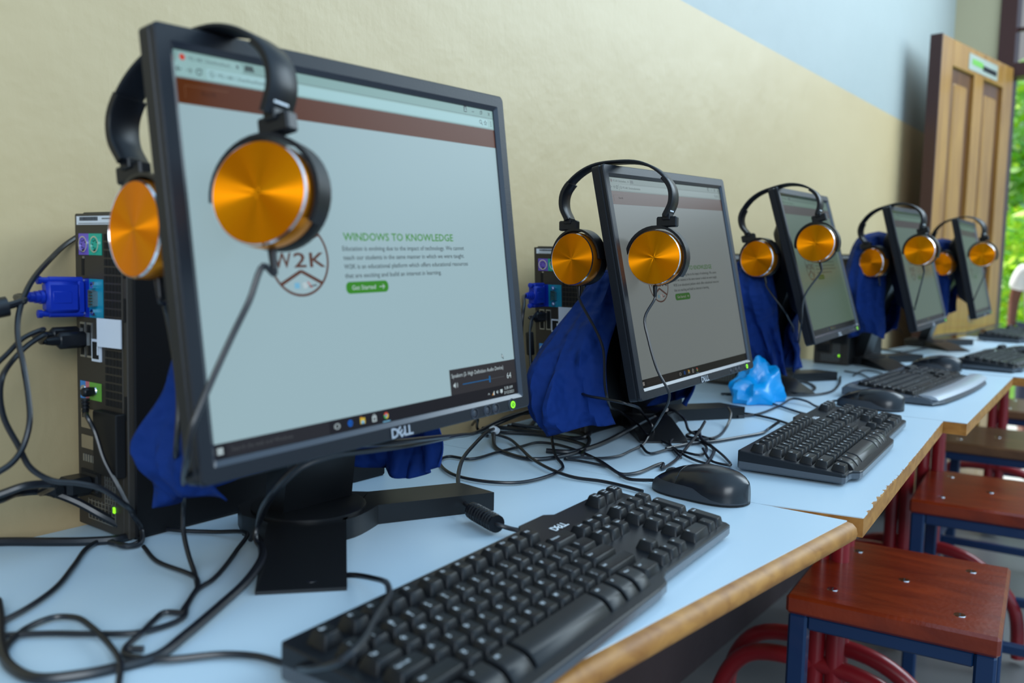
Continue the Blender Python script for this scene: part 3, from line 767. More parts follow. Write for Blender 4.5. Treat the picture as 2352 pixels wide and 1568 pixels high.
def monitor(i, label, kind, logo=True):
    R, P, yaw = mon_frame(i)
    if BASE[i]: fx, fy, dyaw_ = BASE[i]
    else: fx, fy, dyaw_ = *(P[:2] + np.array(g(-.03, 0))), -.06
    bdir = np.array(g(.19, -.98)); c, s = math.cos(dyaw_), math.sin(dyaw_)
    bdir = np.array([c * bdir[0] - s * bdir[1], s * bdir[0] + c * bdir[1]]); bdir /= np.linalg.norm(bdir)
    brt = np.array([-bdir[1], bdir[0]])
    ctr = np.array([fx, fy]) - bdir * .185
    t = thing('computer_monitor', label, 'monitor', (ctr[0], ctr[1], DZ), None, 'computer monitors in a row along the wall')
    org = np.array([ctr[0], ctr[1], DZ])
    T = lambda p: R @ np.asarray(p) + P - org
    # housing: bezel frame around the recessed display, chamfered inner lips, side groove, back
    b = MB(); hw, hh, sw, sh = PW / 2, PH / 2, SW / 2, SH / 2
    def rr(w, h, y, r=.004, n=4):
        out = []
        for cx, cz, a in ((w - r, h - r, 0), (-w + r, h - r, 90), (-w + r, -h + r, 180), (w - r, -h + r, 270)):
            out += [(cx + r * math.cos(math.radians(a + 90 * k / n)), y, cz + r * math.sin(math.radians(a + 90 * k / n))) for k in range(n + 1)]
        return out
    f0 = -REC
    rings = [rr(sw, sh, .0006, .0004), rr(sw + .0005, sh + .0005, f0 + .0025, .0006), rr(sw + .0042, sh + .0042, f0, .002), rr(hw - .0012, hh - .0012, f0, .004), rr(hw, hh, f0 + .0012, .004),
             rr(hw, hh, f0 + .0042, .004), rr(hw - .0012, hh - .0012, f0 + .005, .004), rr(hw - .0012, hh - .0012, f0 + .0064, .004), rr(hw, hh, f0 + .0072, .004), rr(hw, hh, PD - REC - .002, .004),
             rr(hw - .003, hh - .003, PD - REC, .004), rr(hw - .05, hh - .045, PD - REC + .004, .01), rr(hw - .075, hh - .07, PD - REC + .030, .012)]
    b.loft(rings[:3], 'lip', cap=False, T=T); b.loft(rings[2:], 'bezel', cap=False, T=T); b.add(rings[-1], [tuple(range(len(rings[-1])))], 'bezel', T)
    b.build('housing', t)
    sb = draw_screen(kind, i == 0); sb.v = [tuple(T((v[0], v[1] - .0002, v[2]))) for v in sb.v]
    so = sb.build('screen', t); so['label'] = 'lit display showing a web page'
    lb = dell_logo(.0080, 'silver', .0008); lb.v = [tuple(T((v[0] + .006, f0 + v[1], v[2] - sh - .0097))) for v in lb.v]
    lb.build('logo', t)
    zb = -sh - .0095
    for k, x in enumerate((.098, .1165, .129, .1545)):
        b = MB(); r = .0042 if k < 3 else .0048
        b.lathe([(r + .0012, 0), (r + .0009, .0006), (r, .0007), (r - .0004, -.0002), (.0002, .0006)], 'lip', 20, T=lambda p: T((x + p[0], f0 - p[2], zb + p[1])))
        o = b.build('power_button' if k == 3 else 'button', t)
        if k == 3:
            b = MB(); ang = [math.radians(a) for a in range(0, 361, 20)]
            for j in range(len(ang) - 1):
                b.add([(x + q * math.cos(a), f0 - .0012, zb + q * math.sin(a)) for q, a in ((.0022, ang[j]), (.0034, ang[j]), (.0034, ang[j + 1]), (.0022, ang[j + 1]))], [(0, 1, 2, 3)], 'led', T)
            b.box((x, f0 - .0012, zb + .0002), (.0007, .0002, .0026), 'led', T=T); b.build('power_light', o)
    # stand
    b = MB(); pol = base_poly()
    def bt(p): q = brt * p[0] + bdir * p[1] + np.array([fx, fy]) - ctr; return np.array([q[0], q[1], p[2]])
    topz = lambda x, y: .020 if y < -.10 else .003 + (.017) * min(1, (-y) / .10) ** .8
    rows = [0, -.02, -.045, -.07, -.1, -.128]
    b.loft([[(-.036, y, .0), (.036, y, .0), (.036, y, topz(0, y)), (-.036, y, topz(0, y))] for y in rows], 'stand', T=bt)
    b.prism([p for p in pol if p[1] <= -.128], 0.0, .020, 'stand', T=bt)
    b.lathe([(.056, .020), (.056, .0225), (.052, .0235)], 'stand', 32, T=lambda p: bt((p[0], p[1] - .178, p[2])))
    b.build('stand_base', t)
    X = np.array([math.cos(yaw), math.sin(yaw), 0]); Y = np.array([-math.sin(yaw), math.cos(yaw), 0])
    foot = np.array([0, 0, .023])
    top = T((0.0, PD - REC + .027, .02))
    b = MB(); rg = []
    for f in (0, .25, .5, .75, 1.0):
        q = foot * (1 - f) + top * f + Y * (.004 * math.sin(f * math.pi)); w = .044 - .006 * f
        rg.append([q - X * w - Y * .014, q + X * w - Y * .014, q + X * w + Y * .014, q - X * w + Y * .014])
    b.loft(rg, 'stand'); b.build('stand_neck', t)
    return t
MON_T = [
 monitor(0, 'nearest computer monitor, showing a web page with a volume pop up', 'bright'),
 monitor(1, 'second nearest computer monitor, its web page drawn grey as under glare', 'grey'),
 monitor(2, 'third computer monitor from the camera, dark screen with a green reflection tinted in', 'dark'),
 monitor(3, 'fourth computer monitor from the camera, in front of the timber door', 'dark'),
 monitor(4, 'farthest computer monitor, last of the row beside the doorway', 'dark')]

# ================================================================ headphones
HA, HH, HDZ, HT, HDX = .0703, .0785, .0468, .0143, .0161
# pose of each pair: distance from the monitor corner, turn, lean, roll, lift, shift
HS = [(.049, .175, -.093, -.211, .001, .017), (.042, .165, -.040, -.038, .004, -.008), (.026, .006, -.070, -.277, 0, .001), (.039, -.144, -.041, -.267, .001, .003), (.042, -.240, .066, -.257, .001, .004)]
def headset_frame(i):
    s, psi, lean, roll, lift, fxo = HS[i]; R, P, yaw = mon_frame(i)
    top = R @ np.array([-PW / 2 + s, .008, PH / 2 + .00025]) + P + np.array([0, 0, .004 + lift])
    Q = rz(yaw - math.pi / 2 + psi) @ rx(lean) @ ry(roll)
    return Q, top - Q @ np.array([fxo, 0, HH])
SWIV = [(.20, -.20), (0.02, -.24), (0.0, -.2), (.08, -.3), (.25, -.3)]
def headphones(i, label, cords, rad=.0016):
    Q, org = headset_frame(i)
    t = thing('headphones', label, 'headphones', tuple(org), None, 'orange headphones hung on the monitor corners')
    t.matrix_world = m4(Q, org)
    inv = lambda p: Q.T @ (np.asarray(p) - org)
    pth = spline([(-HA + .002, 0, .004), (-HA - .006, 0, .022), (-HA - .004, 0, .042), (-.057, 0, .062), (-.032, 0, .0745), (0, 0, HH - .001), (.032, 0, .0745), (.057, 0, .062), (HA + .004, 0, .042), (HA + .006, 0, .022), (HA - .002, 0, .004)], 5)
    def strip(pp, w, th):
        rg = []
        for k, p in enumerate(pp):
            tg = pp[min(k + 1, len(pp) - 1)] - pp[max(k - 1, 0)]; tg = tg / np.linalg.norm(tg); n = np.array([-tg[2], 0, tg[0]])
            y = np.array([0, w / 2, 0]); e_ = np.array([0, w / 2 - .0012, 0])
            rg.append([p - y - n * (th - .001), p - e_ - n * th, p + e_ - n * th, p + y - n * (th - .001), p + y, p + e_ + n * .0009, p - e_ + n * .0009, p - y])
        return rg
    n = len(pth); k0, k1 = int(n * .27), int(n * .73)
    b = MB(); b.loft(strip(pth[k0 - 1:k1 + 2], .024, .0026), 'bezel', smooth=True); b.build('headband', t)
    for pp in (pth[:k0 + 1], pth[k1:]):
        b = MB(); b.loft(strip(pp, .0265, .0052), 'black', smooth=True); hb = b.build('band_housing', t)
        if pp is not pth[:k0 + 1] and pp[0][0] > 0:
            q = pp[-3]; b = MB()
            for k in range(7): b.box((q[0] + .0011, -.007 + .002 * k, q[2]), (.0006, .0014, .0018), 'white')
            b.build('print', hb)
    for sd, sw in ((1, SWIV[i][0]), (-1, SWIV[i][1])):
        hx = sd * HA
        b = MB(); b.box((hx - sd * .003, 0, -.002), (.026, .011, .013), 'black', bevel=.0015)
        b.box((hx - sd * .003, 0, .004), (.010, .016, .008), 'black', bevel=.001); b.build('hinge', t)
        cx = sd * (HA - HDX); cen = np.array([cx, 0, -HDZ]); Rs = rz(sw)
        # cup-local: z along the outward normal
        Mloc = np.array([[1, 0, 0], [0, 0, -1.0], [0, 1.0, 0]])    # local x->x, y->z, z->-y
        RR = Rs @ Mloc
        TC = lambda p: RR @ np.asarray(p) + cen
        b = MB(); rg = []
        for k in range(25):     # yoke: two arms from the hinge around the cup
            a = math.radians(70 - 107 + 214 * k / 24) if sd > 0 else math.radians(95 - 95 + 190 * k / 24)
            w = .006 + .004 * (1 - abs(k - 12) / 12); rr_ = .0372
            rg.append([(rr_ * math.cos(a), rr_ * math.sin(a), HT - .016 - w), ((rr_ + .003) * math.cos(a), (rr_ + .003) * math.sin(a), HT - .016 - w), ((rr_ + .003) * math.cos(a), (rr_ + .003) * math.sin(a), HT - .010 + w * .6), (rr_ * math.cos(a), rr_ * math.sin(a), HT - .010 + w * .6)])
        b.loft(rg, 'black', T=TC, smooth=True); b.build('yoke', t)
        b = MB(); b.lathe([(.0335, HT - .0008), (.0345, HT - .0022), (.0348, HT - .012), (.033, HT - .020), (.0325, HT - .0215)], 'orange_side', 48, T=TC)
        cup = b.build('ear_cup', t); cup['label'] = 'orange metal ear cup'
        b = MB(); b.lathe([(.030, HT - .020), (.0335, HT - .021), (.0345, HT - .026), (.0335, HT - .034), (.029, HT - .038), (.016, HT - .036), (.014, HT - .030)], 'matte', 40, T=TC); b.build('cushion', cup)
        b = MB(); b.lathe([(.0328, HT - .0004), (.0333, HT + .0003), (.0342, HT - .0014)], 'chrome', 56, T=TC, cap=False); b.build('rim', cup)
        b = MB(); b.lathe([(.0004, 0), (.0328, 0), (.0330, -.0008)], 'orange', 64)
        b.build('face_plate', cup, matrix=m4(RR, cen + RR @ np.array([0, 0, HT + .0002])))
        b = MB(); b.lathe([(.0026, 0), (.0030, -.002), (.0022, -.014)], 'black', 12, T=lambda p: TC((p[0] - sd * .002, -.0345 + p[2], HT - .014 + p[1]))); b.build('cord_boot', cup)
    for pts in cords:
        b = MB(); b.tube([inv(p) for p in pts], rad, 'cable', 8, sub=5); b.build('cord', t)
    return t
def cup_exit(i, sd):
    Q, org = headset_frame(i)
    return Q @ np.array([sd * (HA - HDX) - sd * .002, -(HT - .014), -HDZ - .046]) + org

# pairs of headphones, each with two flat cords that hang from its cups
def at_(p):
    """(px, py) on the table, (px, py, z) at that height, ('d', px, py, depth) at that distance"""
    if p[0] == 'd': return atd(*p[1:])
    return at(p[0], p[1], p[2] if len(p) > 2 else .0035)
def path(*pts): return [at_(p) for p in pts]
def drop(i, sd, *pts):
    """a cord from a cup: (px, py, change of distance from the cup) while it hangs"""
    e_ = cup_exit(i, sd); d0 = (e_ - CAMP) @ _AHEAD
    return [e_, e_ - np.array([0, 0, .005])] + [atd(px, py, d0 + dd) for px, py, dd in (pts if i == 0 else pts[1:])]
HP = [
 headphones(0, 'largest headphones, hung on the nearest monitor corner in front of the lit page', [
   drop(0, 1, (606, 610, -.003), (573, 690, -.010), (535, 768, -.02), (497, 850, -.03), (462, 930, -.04), (440, 985, -.045), (428, 1060, -.04)) + path((422, 1150, .055), (421, 1215, .03), (432, 1270, .014), (447, 1315), (455, 1353)),
   drop(0, -1, (378, 700, .01), (410, 900, .02), (404, 1040, .02)) + path((394, 1095, .035), (366, 1157, .012), (327, 1200), (404, 1217), (489, 1221), (567, 1225, .01), (545, 1262), (490, 1330), (455, 1353), (430, 1392), (417, 1421), (323, 1451), (213, 1455), (110, 1454), (-60, 1462))], .0021),
 headphones(1, 'headphones on the second nearest monitor, circular orange cups facing forward', [
   drop(1, 1, (1489, 690, -.002), (1481, 730, -.01), (1489, 778, -.015), (1510, 850, -.02), (1537, 903, -.02), (1534, 925, -.015), (1517, 958, -.005)) + path((1491, 997, .012), (1478, 1019), (1446, 1036), (1421, 1047), (1380, 1052), (1330, 1050), (1297, 1054), (1330, 1058), (1400, 1073), (1410, 1079)),
   drop(1, -1, (1345, 715, -.005), (1372, 765, -.01), (1386, 805, -.015), (1389, 885, -.02), (1395, 917, -.02)) + path((1430, 949, .03), (1462, 971, .02), (1485, 997, .012), (1497, 1000), (1542, 1025), (1590, 1054), (1663, 1076))], .0018),
 headphones(2, 'headphones on the third monitor, hung above the bunched navy cloth', [
   drop(2, 1, (1858, 628, -.002), (1848, 680, -.01), (1841, 740, -.02)) + path((1832, 800, .03), (1826, 850)),
   drop(2, -1, (1785, 660, -.005), (1806, 720, -.01)) + path((1812, 790, .04), (1835, 850), (1850, 870))], .0018),
 headphones(3, 'headphones on the fourth monitor, far cup tilted over the dark cloth', [
   drop(3, 1, (2105, 645, 0), (2103, 700, -.01)) + path((2110, 745, .01)), drop(3, -1, (2028, 665, 0)) + path((2060, 740, .05), (2070, 765))], .0018),
 headphones(4, 'smallest looking headphones, on the farthest monitor by the doorway', [
   drop(4, 1, (2247, 645, 0), (2236, 690, -.01)) + path((2240, 740))], .0018)]

# ================================================================ computer towers
def tower(label, P, h, lean, w=.0915, plug=True, yaw=0):
    t = thing('computer_tower', label, 'computer', (P[0], P[1], DZ), (0, 0, WALL_YAW - math.pi / 2 + yaw), 'computer towers standing along the wall')
    Dp = .335
    T = lambda p: np.array([p[0] + lean * p[2], p[1], p[2]])
    H = lambda z: z * h / .3056
    b = MB(); b.box((w / 2, Dp / 2 + .002, h / 2), (w, Dp - .004, h), 'tcase', bevel=.003, T=T); b.build('case', t)
    b = MB(); b.box((w / 2 - .004, .003, h / 2), (w - .009, .008, h - .003), 'tower', bevel=.001, T=T)
    b.box((w - .006, .003, h / 2), (.009, .007, h - .004), 'tower', bevel=.001, T=T); rear = b.build('rear_panel', t)
    y = -.0012
    def part(name, fn, par=None, lab=None):
        q = MB(); fn(q); o = q.build(name, par or t)
        if lab: o['label'] = lab
        return o
    def rect(q, x0, z0, x1, z1, m, d=.0006, yy=y): q.box(((x0 + x1) / 2, yy - d / 2, (H(z0) + H(z1)) / 2), (x1 - x0, d, abs(H(z1) - H(z0))), m, T=T)
    def lbl(q):
        rect(q, .006, .2935, .084, .3015, 'paper', .0008)
        rnd = random.Random(2); x = .012
        while x < .045:
            wd = rnd.choice((.0005, .0008, .0012)); rect(q, x, .2972, x + wd, .3008, 'hole', .0003, y - .0008); x += wd + .0008
        rect(q, .010, .2945, .078, .2950, 'trim', .0003, y - .0008); rect(q, .052, .2985, .074, .2995, 'trim', .0003, y - .0008)
    part('barcode_label', lbl, None, 'white barcode label strip')
    for x0, x1, m, nm in ((.009, .0275, 'purple', 'purple'), (.0275, .050, 'green', 'green')):
        def ps2(q, x0=x0, x1=x1, m=m):
            rect(q, x0, .2653, x1, .2853, m)
            cx, cz = (x0 + x1) / 2, H(.2753)
            TC = lambda p: T((cx + p[0], y - .0006 - p[2], cz + p[1]))
            q.lathe([(.0076, 0), (.0076, .0012), (.0066, .0012), (.0066, .0002)], 'chrome', 28, T=TC, cap=False)
            q.lathe([(.0066, .0002), (.0002, .0002)], m, 28, T=TC, cap=False)
            for k in range(6):
                a = math.radians(30 + 50 * k); q.box(TC((.0038 * math.cos(a), .0038 * math.sin(a), .0004)), (.0011, .0004, .0011), 'hole')
            q.box(TC((0, -.0055, .0006)), (.003, .0006, .0016), 'hole')
        part('keyboard_port', ps2, None, nm + ' round port')
    def vga(q):
        rect(q, .008, .2065, .0275, .243, 'vblue'); rect(q, .0275, .2065, .0515, .243, 'teal')
        for z in (.2375, .2120): q.lathe([(.0034, 0), (.0034, .004), (.0016, .004), (.0016, .001)], 'chrome', 6, T=lambda p: T((.0385 + p[0], y - .0006 - p[2], H(z) + p[1])), smooth=False)
        ring = [(.0345, .2165), (.0345, .233), (.0425, .2315), (.0425, .218)]
        a = [T((x, y - .0006, H(z))) for x, z in ring]; c_ = [T((x, y - .006, H(z))) for x, z in ring]
        q.loft([a, c_], 'steel', cap=False); q.add([T((x, y - .003, H(z))) for x, z in ring], [(0, 1, 2, 3)], 'teal')
        for k in range(5):
            for x in (.0365, .0388, .0408): q.box(T((x, y - .0042, H(.2195 + .0028 * k))), (.001, .004, .001), 'gold')
    part('monitor_port', vga, None, 'blue and teal ports with silver pins')
    def usb(q):
        for x in (.010, .0225):
            rect(q, x, .168, x + .009, .2015, 'steel', .0012); rect(q, x + .0012, .170, x + .0078, .1995, 'hole', .0004, y - .0012)
            rect(q, x + .004, .172, x + .0062, .1975, 'matte', .001, y - .0012)
        rect(q, .0325, .1655, .0475, .1865, 'paper', .002); rect(q, .0345, .1680, .0455, .1842, 'hole', .0004, y - .002); rect(q, .043, .172, .0455, .180, 'paper', .0004, y - .0022)
    part('usb_ports', usb, None, 'silver sockets and white framed network socket')
    def aud(q):
        rect(q, .008, .1275, .018, .1445, 'lblue'); rect(q, .018, .1275, .025, .1445, 'pink'); rect(q, .025, .1275, .046, .1445, 'lime')
        for x in (.014, .034): q.lathe([(.0045, 0), (.0040, .001), (.0018, .0010), (.0016, .0002)], 'chrome', 18, T=lambda p: T((x + p[0], y - .0006 - p[2], H(.1365) + p[1])))
    part('audio_ports', aud, None, 'light blue, pink and lime audio sockets')
    def vent(q):
        for r in range(21):
            for c_ in range(5):
                z = .285 - r * .0077
                if c_ > 1 and r < 2: continue
                rect(q, .0535 + c_ * .0058, z - .0060, .0535 + c_ * .0058 + .0044, z, 'hole', .0003)
    part('vent_grille', vent)
    for z in (.245, .205, .115): part('slot', lambda q: rect(q, .0855, z, .0885, z + .022, 'hole', .0003))
    part('latch_slot', lambda q: rect(q, .013, .246, .017, .262, 'hole', .0003)); part('screw', lambda q: rect(q, .016, .2620, .019, .2640, 'steel', .0008))
    def psu(q):
        q.box(((.047 + .088) / 2, y - .005, H(.091)), (.041, .010, H(.060)), 'matte', bevel=.001, T=T)
    part('rear_housing', psu)
    def slots(q):
        rect(q, .010, .099, .040, .118, 'tan', .0012); rect(q, .010, .079, .040, .092, 'tan', .0012)
        for k in range(6): rect(q, .012 + .0045 * k, .066, .0145 + .0045 * k, .073, 'steel', .001)
    part('slot_cover', slots, None, 'tan slot covers')
    def sock(q):
        rect(q, .008, .034, .043, .058, 'hole', .001)
        q.box((.0255, y - .0015, H(.046)), (.030, .004, H(.019)), 'matte', bevel=.002, T=T)
    part('power_socket', sock)
    def mesh(q):
        for k in range(9): rect(q, .020 + .006 * k, .010, .0208 + .006 * k, .030, 'steel', .0006)
        for k in range(5): rect(q, .020, .010 + .0045 * k, .069, .0107 + .0045 * k, 'steel', .0006)
        for k in range(5): rect(q, .050 + .0045 * k, .030, .0507 + .0045 * k, .060, 'steel', .0006)
        for k in range(7): rect(q, .050, .030 + .0045 * k, .069, .0307 + .0045 * k, 'steel', .0006)
    part('power_supply_grille', mesh, None, 'silver wire grille')
    if plug: part('status_light', lambda q: rect(q, .0655, .0235, .0688, .0290, 'led', .0012), None, 'small green light')
    part('sticker', lambda q: q.box((.0655, y - .003, H(.194)), (.035, .0012, H(.0265)), 'paper', T=lambda p: T(rz(.1) @ (p - np.array([.0655, 0, 0])) + np.array([.0655, 0, 0]))), None, 'blank white square sticker')
    t['_h'] = h
    del t['_h']
    return lambda p: rz(WALL_YAW - math.pi / 2 + yaw) @ T((p[0], p[1], H(p[2]))) + np.array([P[0], P[1], DZ])
P1 = at(184, 1201, 0); P2 = at(1234, 983, 0)
TW1 = tower('nearest black computer tower, its sockets facing left of the first monitor', P1, .3056, .024)
TW2 = tower('black computer tower behind the second monitor, half wrapped by navy cloth', P2, .2876, -.05)
P3 = MON[2]; tower('black computer tower hidden mostly behind the third monitor', tuple(np.array(P3[:2]) + np.array(g(-.19, .15))), .285, 0, .0915, False)
P4 = MON[3]; tower('black computer tower between the third and fourth monitors, green light glowing', tuple(np.array(P4[:2]) + np.array(g(-.20, .15))), .292, 0, .0915)

def plug_cable(name, label, cat, start, dirv, build_plug, cord, r=.0028, label_plug=None):
    cord = list(cord); neck = {'vga_plug': .050, 'usb_plug': .036, 'mains_plug': .036}.get(build_plug.__name__)
    if neck: d_ = np.array(dirv, float); d_ /= np.linalg.norm(d_); cord[0] = np.array(start) + d_ * neck; cord.insert(1, np.array(start) + d_ * (neck + .008))
    """a lead: plug at its end plus its cord"""
    t = thing(name, label, cat, tuple(start))
    ax = np.array(dirv, float); ax /= np.linalg.norm(ax); up = np.array([0, 0, 1.0]); sd = np.cross(up, ax); sd /= np.linalg.norm(sd)
    T = lambda p: ax * p[0] + sd * p[1] + up * p[2]
    b = MB(); build_plug(b, T); o = b.build('plug', t)
    if label_plug: o['label'] = label_plug
    b = MB(); b.tube([np.asarray(p) - np.array(start) for p in cord], r, 'cable', 8); b.build('cord', t)
    return t
def vga_plug(b, T):
    b.box((.003, 0, 0), (.006, .009, .030), 'vblue', bevel=.001, T=T)
    b.box((.020, 0, 0), (.030, .0145, .029), 'vblue', bevel=.003, T=T)
    b.box((.0215, 0, .0), (.018, .0155, .012), 'vblue', bevel=.001, T=T)
    for z in (-.0155, .0155):
        b.lathe([(.0035, 0), (.0035, .030), (.0028, .0305), (.0028, .036), (.0038, .0365), (.0038, .040), (.001, .041)], 'vblue', 12, T=lambda p: T((p[2] + .001, p[0], z + p[1])))
        b.lathe([(.0014, -.006), (.0014, .001)], 'chrome', 8, T=lambda p: T((p[2], p[0], z + p[1])))
    for k in range(4): b.lathe([(.0065 - k * .0008, .036 + k * .0045), (.0065 - k * .0008, .039 + k * .0045), (.0048 - k * .0006, .0392 + k * .0045), (.0048 - k * .0006, .0405 + k * .0045)], 'vblue', 14, T=lambda p: T((p[2], p[0], p[1])))
def usb_plug(b, T):
    b.box((-.002, 0, 0), (.010, .0045, .012), 'steel', T=T); b.box((.016, 0, 0), (.028, .0085, .0155), 'black', bevel=.003, T=T)
    b.lathe([(.0045, .029), (.0042, .034), (.0030, .040)], 'black', 12, T=lambda p: T((p[2], p[0], p[1])))
def jack_plug(b, T):
    b.box((.005, 0, 0), (.012, .0085, .0085), 'black', bevel=.002, T=T); b.lathe([(.0016, -.004), (.0016, .001)], 'steel', 10, T=lambda p: T((p[2], p[0], p[1])))
    for k in range(5): b.lathe([(.0042 - k * .0003, -.006 - k * .0035), (.0042 - k * .0003, -.008 - k * .0035), (.0030, -.0085 - k * .0035), (.0030, -.0092 - k * .0035)], 'black', 12, T=lambda p: T((.008 + p[0], p[1], p[2])))
def mains_plug(b, T):
    b.box((.012, 0, 0), (.026, .026, .018), 'black', bevel=.004, T=T); b.box((.030, 0, -.001), (.016, .014, .012), 'black', bevel=.004, T=T)
out = -W_DIR
s = TW1((.018, -.003, .2255))
tv = plug_cable('monitor_cable', 'blue screw plug monitor cable in the nearest tower', 'cable', s, out + g3(-.10, 0, .02), vga_plug,
   [s + out * .054 + np.array([-.005, 0, 0])] + path(('d', 55, 690, .772), ('d', 20, 702, .760), ('d', -60, 718, .745), ('d', -130, 760, .70), ('d', -190, 900, .66), (-230, 1180, .06), (-250, 1330), (-180, 1420), (-60, 1470)), .0034, 'blue plug with two thumb screws')
b = MB(); q0, q1 = atd(-14, 709, .752), atd(17, 703, .759)
b.tube([q0 - s, q1 - s], .0088, 'cable', 14, smooth_path=False); b.build('ferrite_bead', tv)
s = TW1((.0145, -.003, .190))
plug_cable('usb_cable', 'upper black cable plugged below the blue plug, looping out left', 'cable', s, out, usb_plug, [s + out * .038] + path(('d', 100, 756, .782), ('d', 54, 776, .765), ('d', 16, 813, .75), ('d', -20, 850, .73), ('d', -50, 900, .72), ('d', -80, 1000, .70), (-120, 1180, .04), (-150, 1290), (-90, 1390), (-20, 1500)), .0022)
s = TW1((.027, -.003, .186))
plug_cable('usb_cable', 'lower black cable of the nearest tower, dropping in a long loop', 'cable', s, out, usb_plug, [s + out * .038] + path(('d', 104, 768, .780), ('d', 65, 792, .765), ('d', 27, 830, .745), ('d', 4, 870, .72), ('d', 0, 911, .715), ('d', 11, 965, .715), ('d', 43, 1025, .715), ('d', 70, 1074, .715), ('d', 119, 1103, .72), ('d', 179, 1109, .725), ('d', 233, 1122, .73), ('d', 282, 1155, .74), (314, 1193, .012), (328, 1232), (300, 1252), (250, 1245)), .0024)
s = TW1((.034, -.003, .1365))
plug_cable('audio_cable', 'angled black jack cable in the lime socket of the nearest tower', 'cable', s, out, jack_plug, [s + out * .008 + np.array([0, 0, -.022])] + path(('d', 200, 956, .80), ('d', 217, 990, .80), ('d', 239, 1057, .795), ('d', 271, 1117, .79), ('d', 304, 1180, .785), (325, 1215, .012), (322, 1248), (285, 1254), (242, 1238), (204, 1255), (170, 1298), (128, 1349), (64, 1395), (0, 1429), (-60, 1460)), .0022)
s = TW1((.0255, -.005, .046))
plug_cable('power_cable', 'thick black power cable plugged in low on the nearest tower', 'cable', s, out, mains_plug, [s + out * .036] + path(('d', 120, 1112, .76), ('d', 60, 1115, .74), ('d', 0, 1135, .73), ('d', -60, 1155, .72), (-140, 1215, .03), (-220, 1300), (-320, 1380)), .0036)
def cable(label, pts, r=.0024, name='cable', clip=None):
    P = path(*pts); c = P[0]
    t = thing(name, label, 'cable', tuple(c))
    b = MB(); b.tube([p - c for p in P], r, 'cable', 8); b.build('cord', t)
    return t, c
cable('thick black cable looping back in front of the nearest tower foot', [(-330, 1420), (-230, 1290, .006), (-140, 1200, .035), (-60, 1160, .055), (0, 1145, .055), (43, 1130, .05), (106, 1128, .045), (170, 1149, .035), (234, 1183, .02), (290, 1215, .008), (300, 1228), (270, 1238), (200, 1243), (128, 1244), (0, 1244), (-80, 1250), (-170, 1310), (-260, 1400)], .0042)
s = TW1((.004, -.004, .274))
cable('thin black cable from behind the nearest tower top, hanging down at left', [('d', 178, 543, .88), ('d', 150, 562, .86), ('d', 125, 585, .84), ('d', 70, 650, .79), ('d', 43, 721, .76), ('d', 41, 775, .75), ('d', 54, 840, .74), ('d', 65, 911, .73), ('d', 68, 970, .72), ('d', 51, 1030, .71), ('d', 27, 1063, .70), ('d', -10, 1088, .69), ('d', -60, 1120, .68), (-130, 1220, .02), (-200, 1340), (-160, 1440)], .0025)
cable('black cable in the wide open loop at the bottom left corner of the table', [(-6, 1380, .006), (0, 1417), (4, 1489), (25, 1531), (85, 1557), (191, 1548), (272, 1531), (361, 1506, .004), (425, 1459, .006), (510, 1387, .008), (565, 1336, .011), (602, 1280, .014), (597, 1245, .014), (588, 1232, .014)], .0036)
cable('black cable draped over the left end of the nearest keyboard', [(330, 1490), (289, 1492), (289, 1506), (370, 1514), (510, 1502), (587, 1506), (659, 1525, .006), (714, 1534, .03), (787, 1514, .044), (833, 1472, .047), (859, 1425, .047), (890, 1374, .046), (893, 1350, .040), (867, 1330, .015), (791, 1321), (714, 1340), (663, 1323), (617, 1272, .010), (587, 1238, .018), (592, 1205, .03), ('d', 625, 1130, .68), ('d', 680, 1072, .675), ('d', 740, 1037, .68), ('d', 800, 1024, .69), ('d', 900, 1016, .72), ('d', 1010, 1004, .82), (1100, 990, .03), (1143, 968, .03), (1200, 948, .03), (1236, 936, .03), (1290, 930, .02)], .0024)
cable('black cable hugging the one along the lower rim of the nearest monitor', [(575, 1240, .012), (600, 1190, .035), ('d', 634, 1130, .70), ('d', 690, 1075, .70), ('d', 760, 1048, .71), ('d', 850, 1035, .73), ('d', 940, 1022, .77), ('d', 1040, 1002, .88), (1110, 988, .022), (1179, 958, .022), (1223, 944, .02), (1280, 942, .015)], .0024)
cable('short black cable curling between the table edge loop and the split cords', [(330, 1255), (361, 1289), (446, 1323), (455, 1342), (440, 1370), (420, 1400)], .0020)
cable('thin black loop arching over the straight cord at bottom left', [(10, 1500), (25, 1472), (68, 1438), (123, 1417), (170, 1417), (213, 1442, .006), (255, 1485, .006), (276, 1527, .008), (272, 1575), (268, 1620)], .0022)
cable('flat black cord making a small bend beside the cord splitter', [(425, 1408), (378, 1406), (353, 1425), (323, 1455, .006), (287, 1489), (296, 1506), (340, 1512), (372, 1512)], .0022)

# middle tangle between the first and second monitors
def mid(label, pts, r=.0024): return cable(label, pts, r)
mid('black cable in a wide ring behind the nearest keyboard, crossing itself', [(1134, 990, .016), (1137, 1025, .004), (1166, 1041), (1223, 1054), (1287, 1048), (1338, 1032), (1351, 1003), (1319, 990), (1255, 984), (1175, 974, .008)], .0028)
mid('bundle strand of black cable along the foot of the second tower', [(1110, 984, .012), (1137, 981), (1223, 990), (1319, 1006), (1345, 1003), (1360, 960)], .0032)
mid('second bundle strand running beside the foot of the second tower', [(1100, 990, .01), (1160, 993), (1240, 998), (1310, 1012), (1342, 1022), (1338, 1045)], .0026)
mid('black cable rising from the white tie toward the second tower', [(1134, 1000, .012), (1132, 985, .014), (1143, 971, .014), (1172, 955, .016), (1223, 946, .016), (1290, 944, .01)], .0034)
mid('short black cable bent below the second tower socket', [(1166, 978), (1204, 981), (1230, 962), (1236, 940, .01), (1250, 930, .02)], .0026)
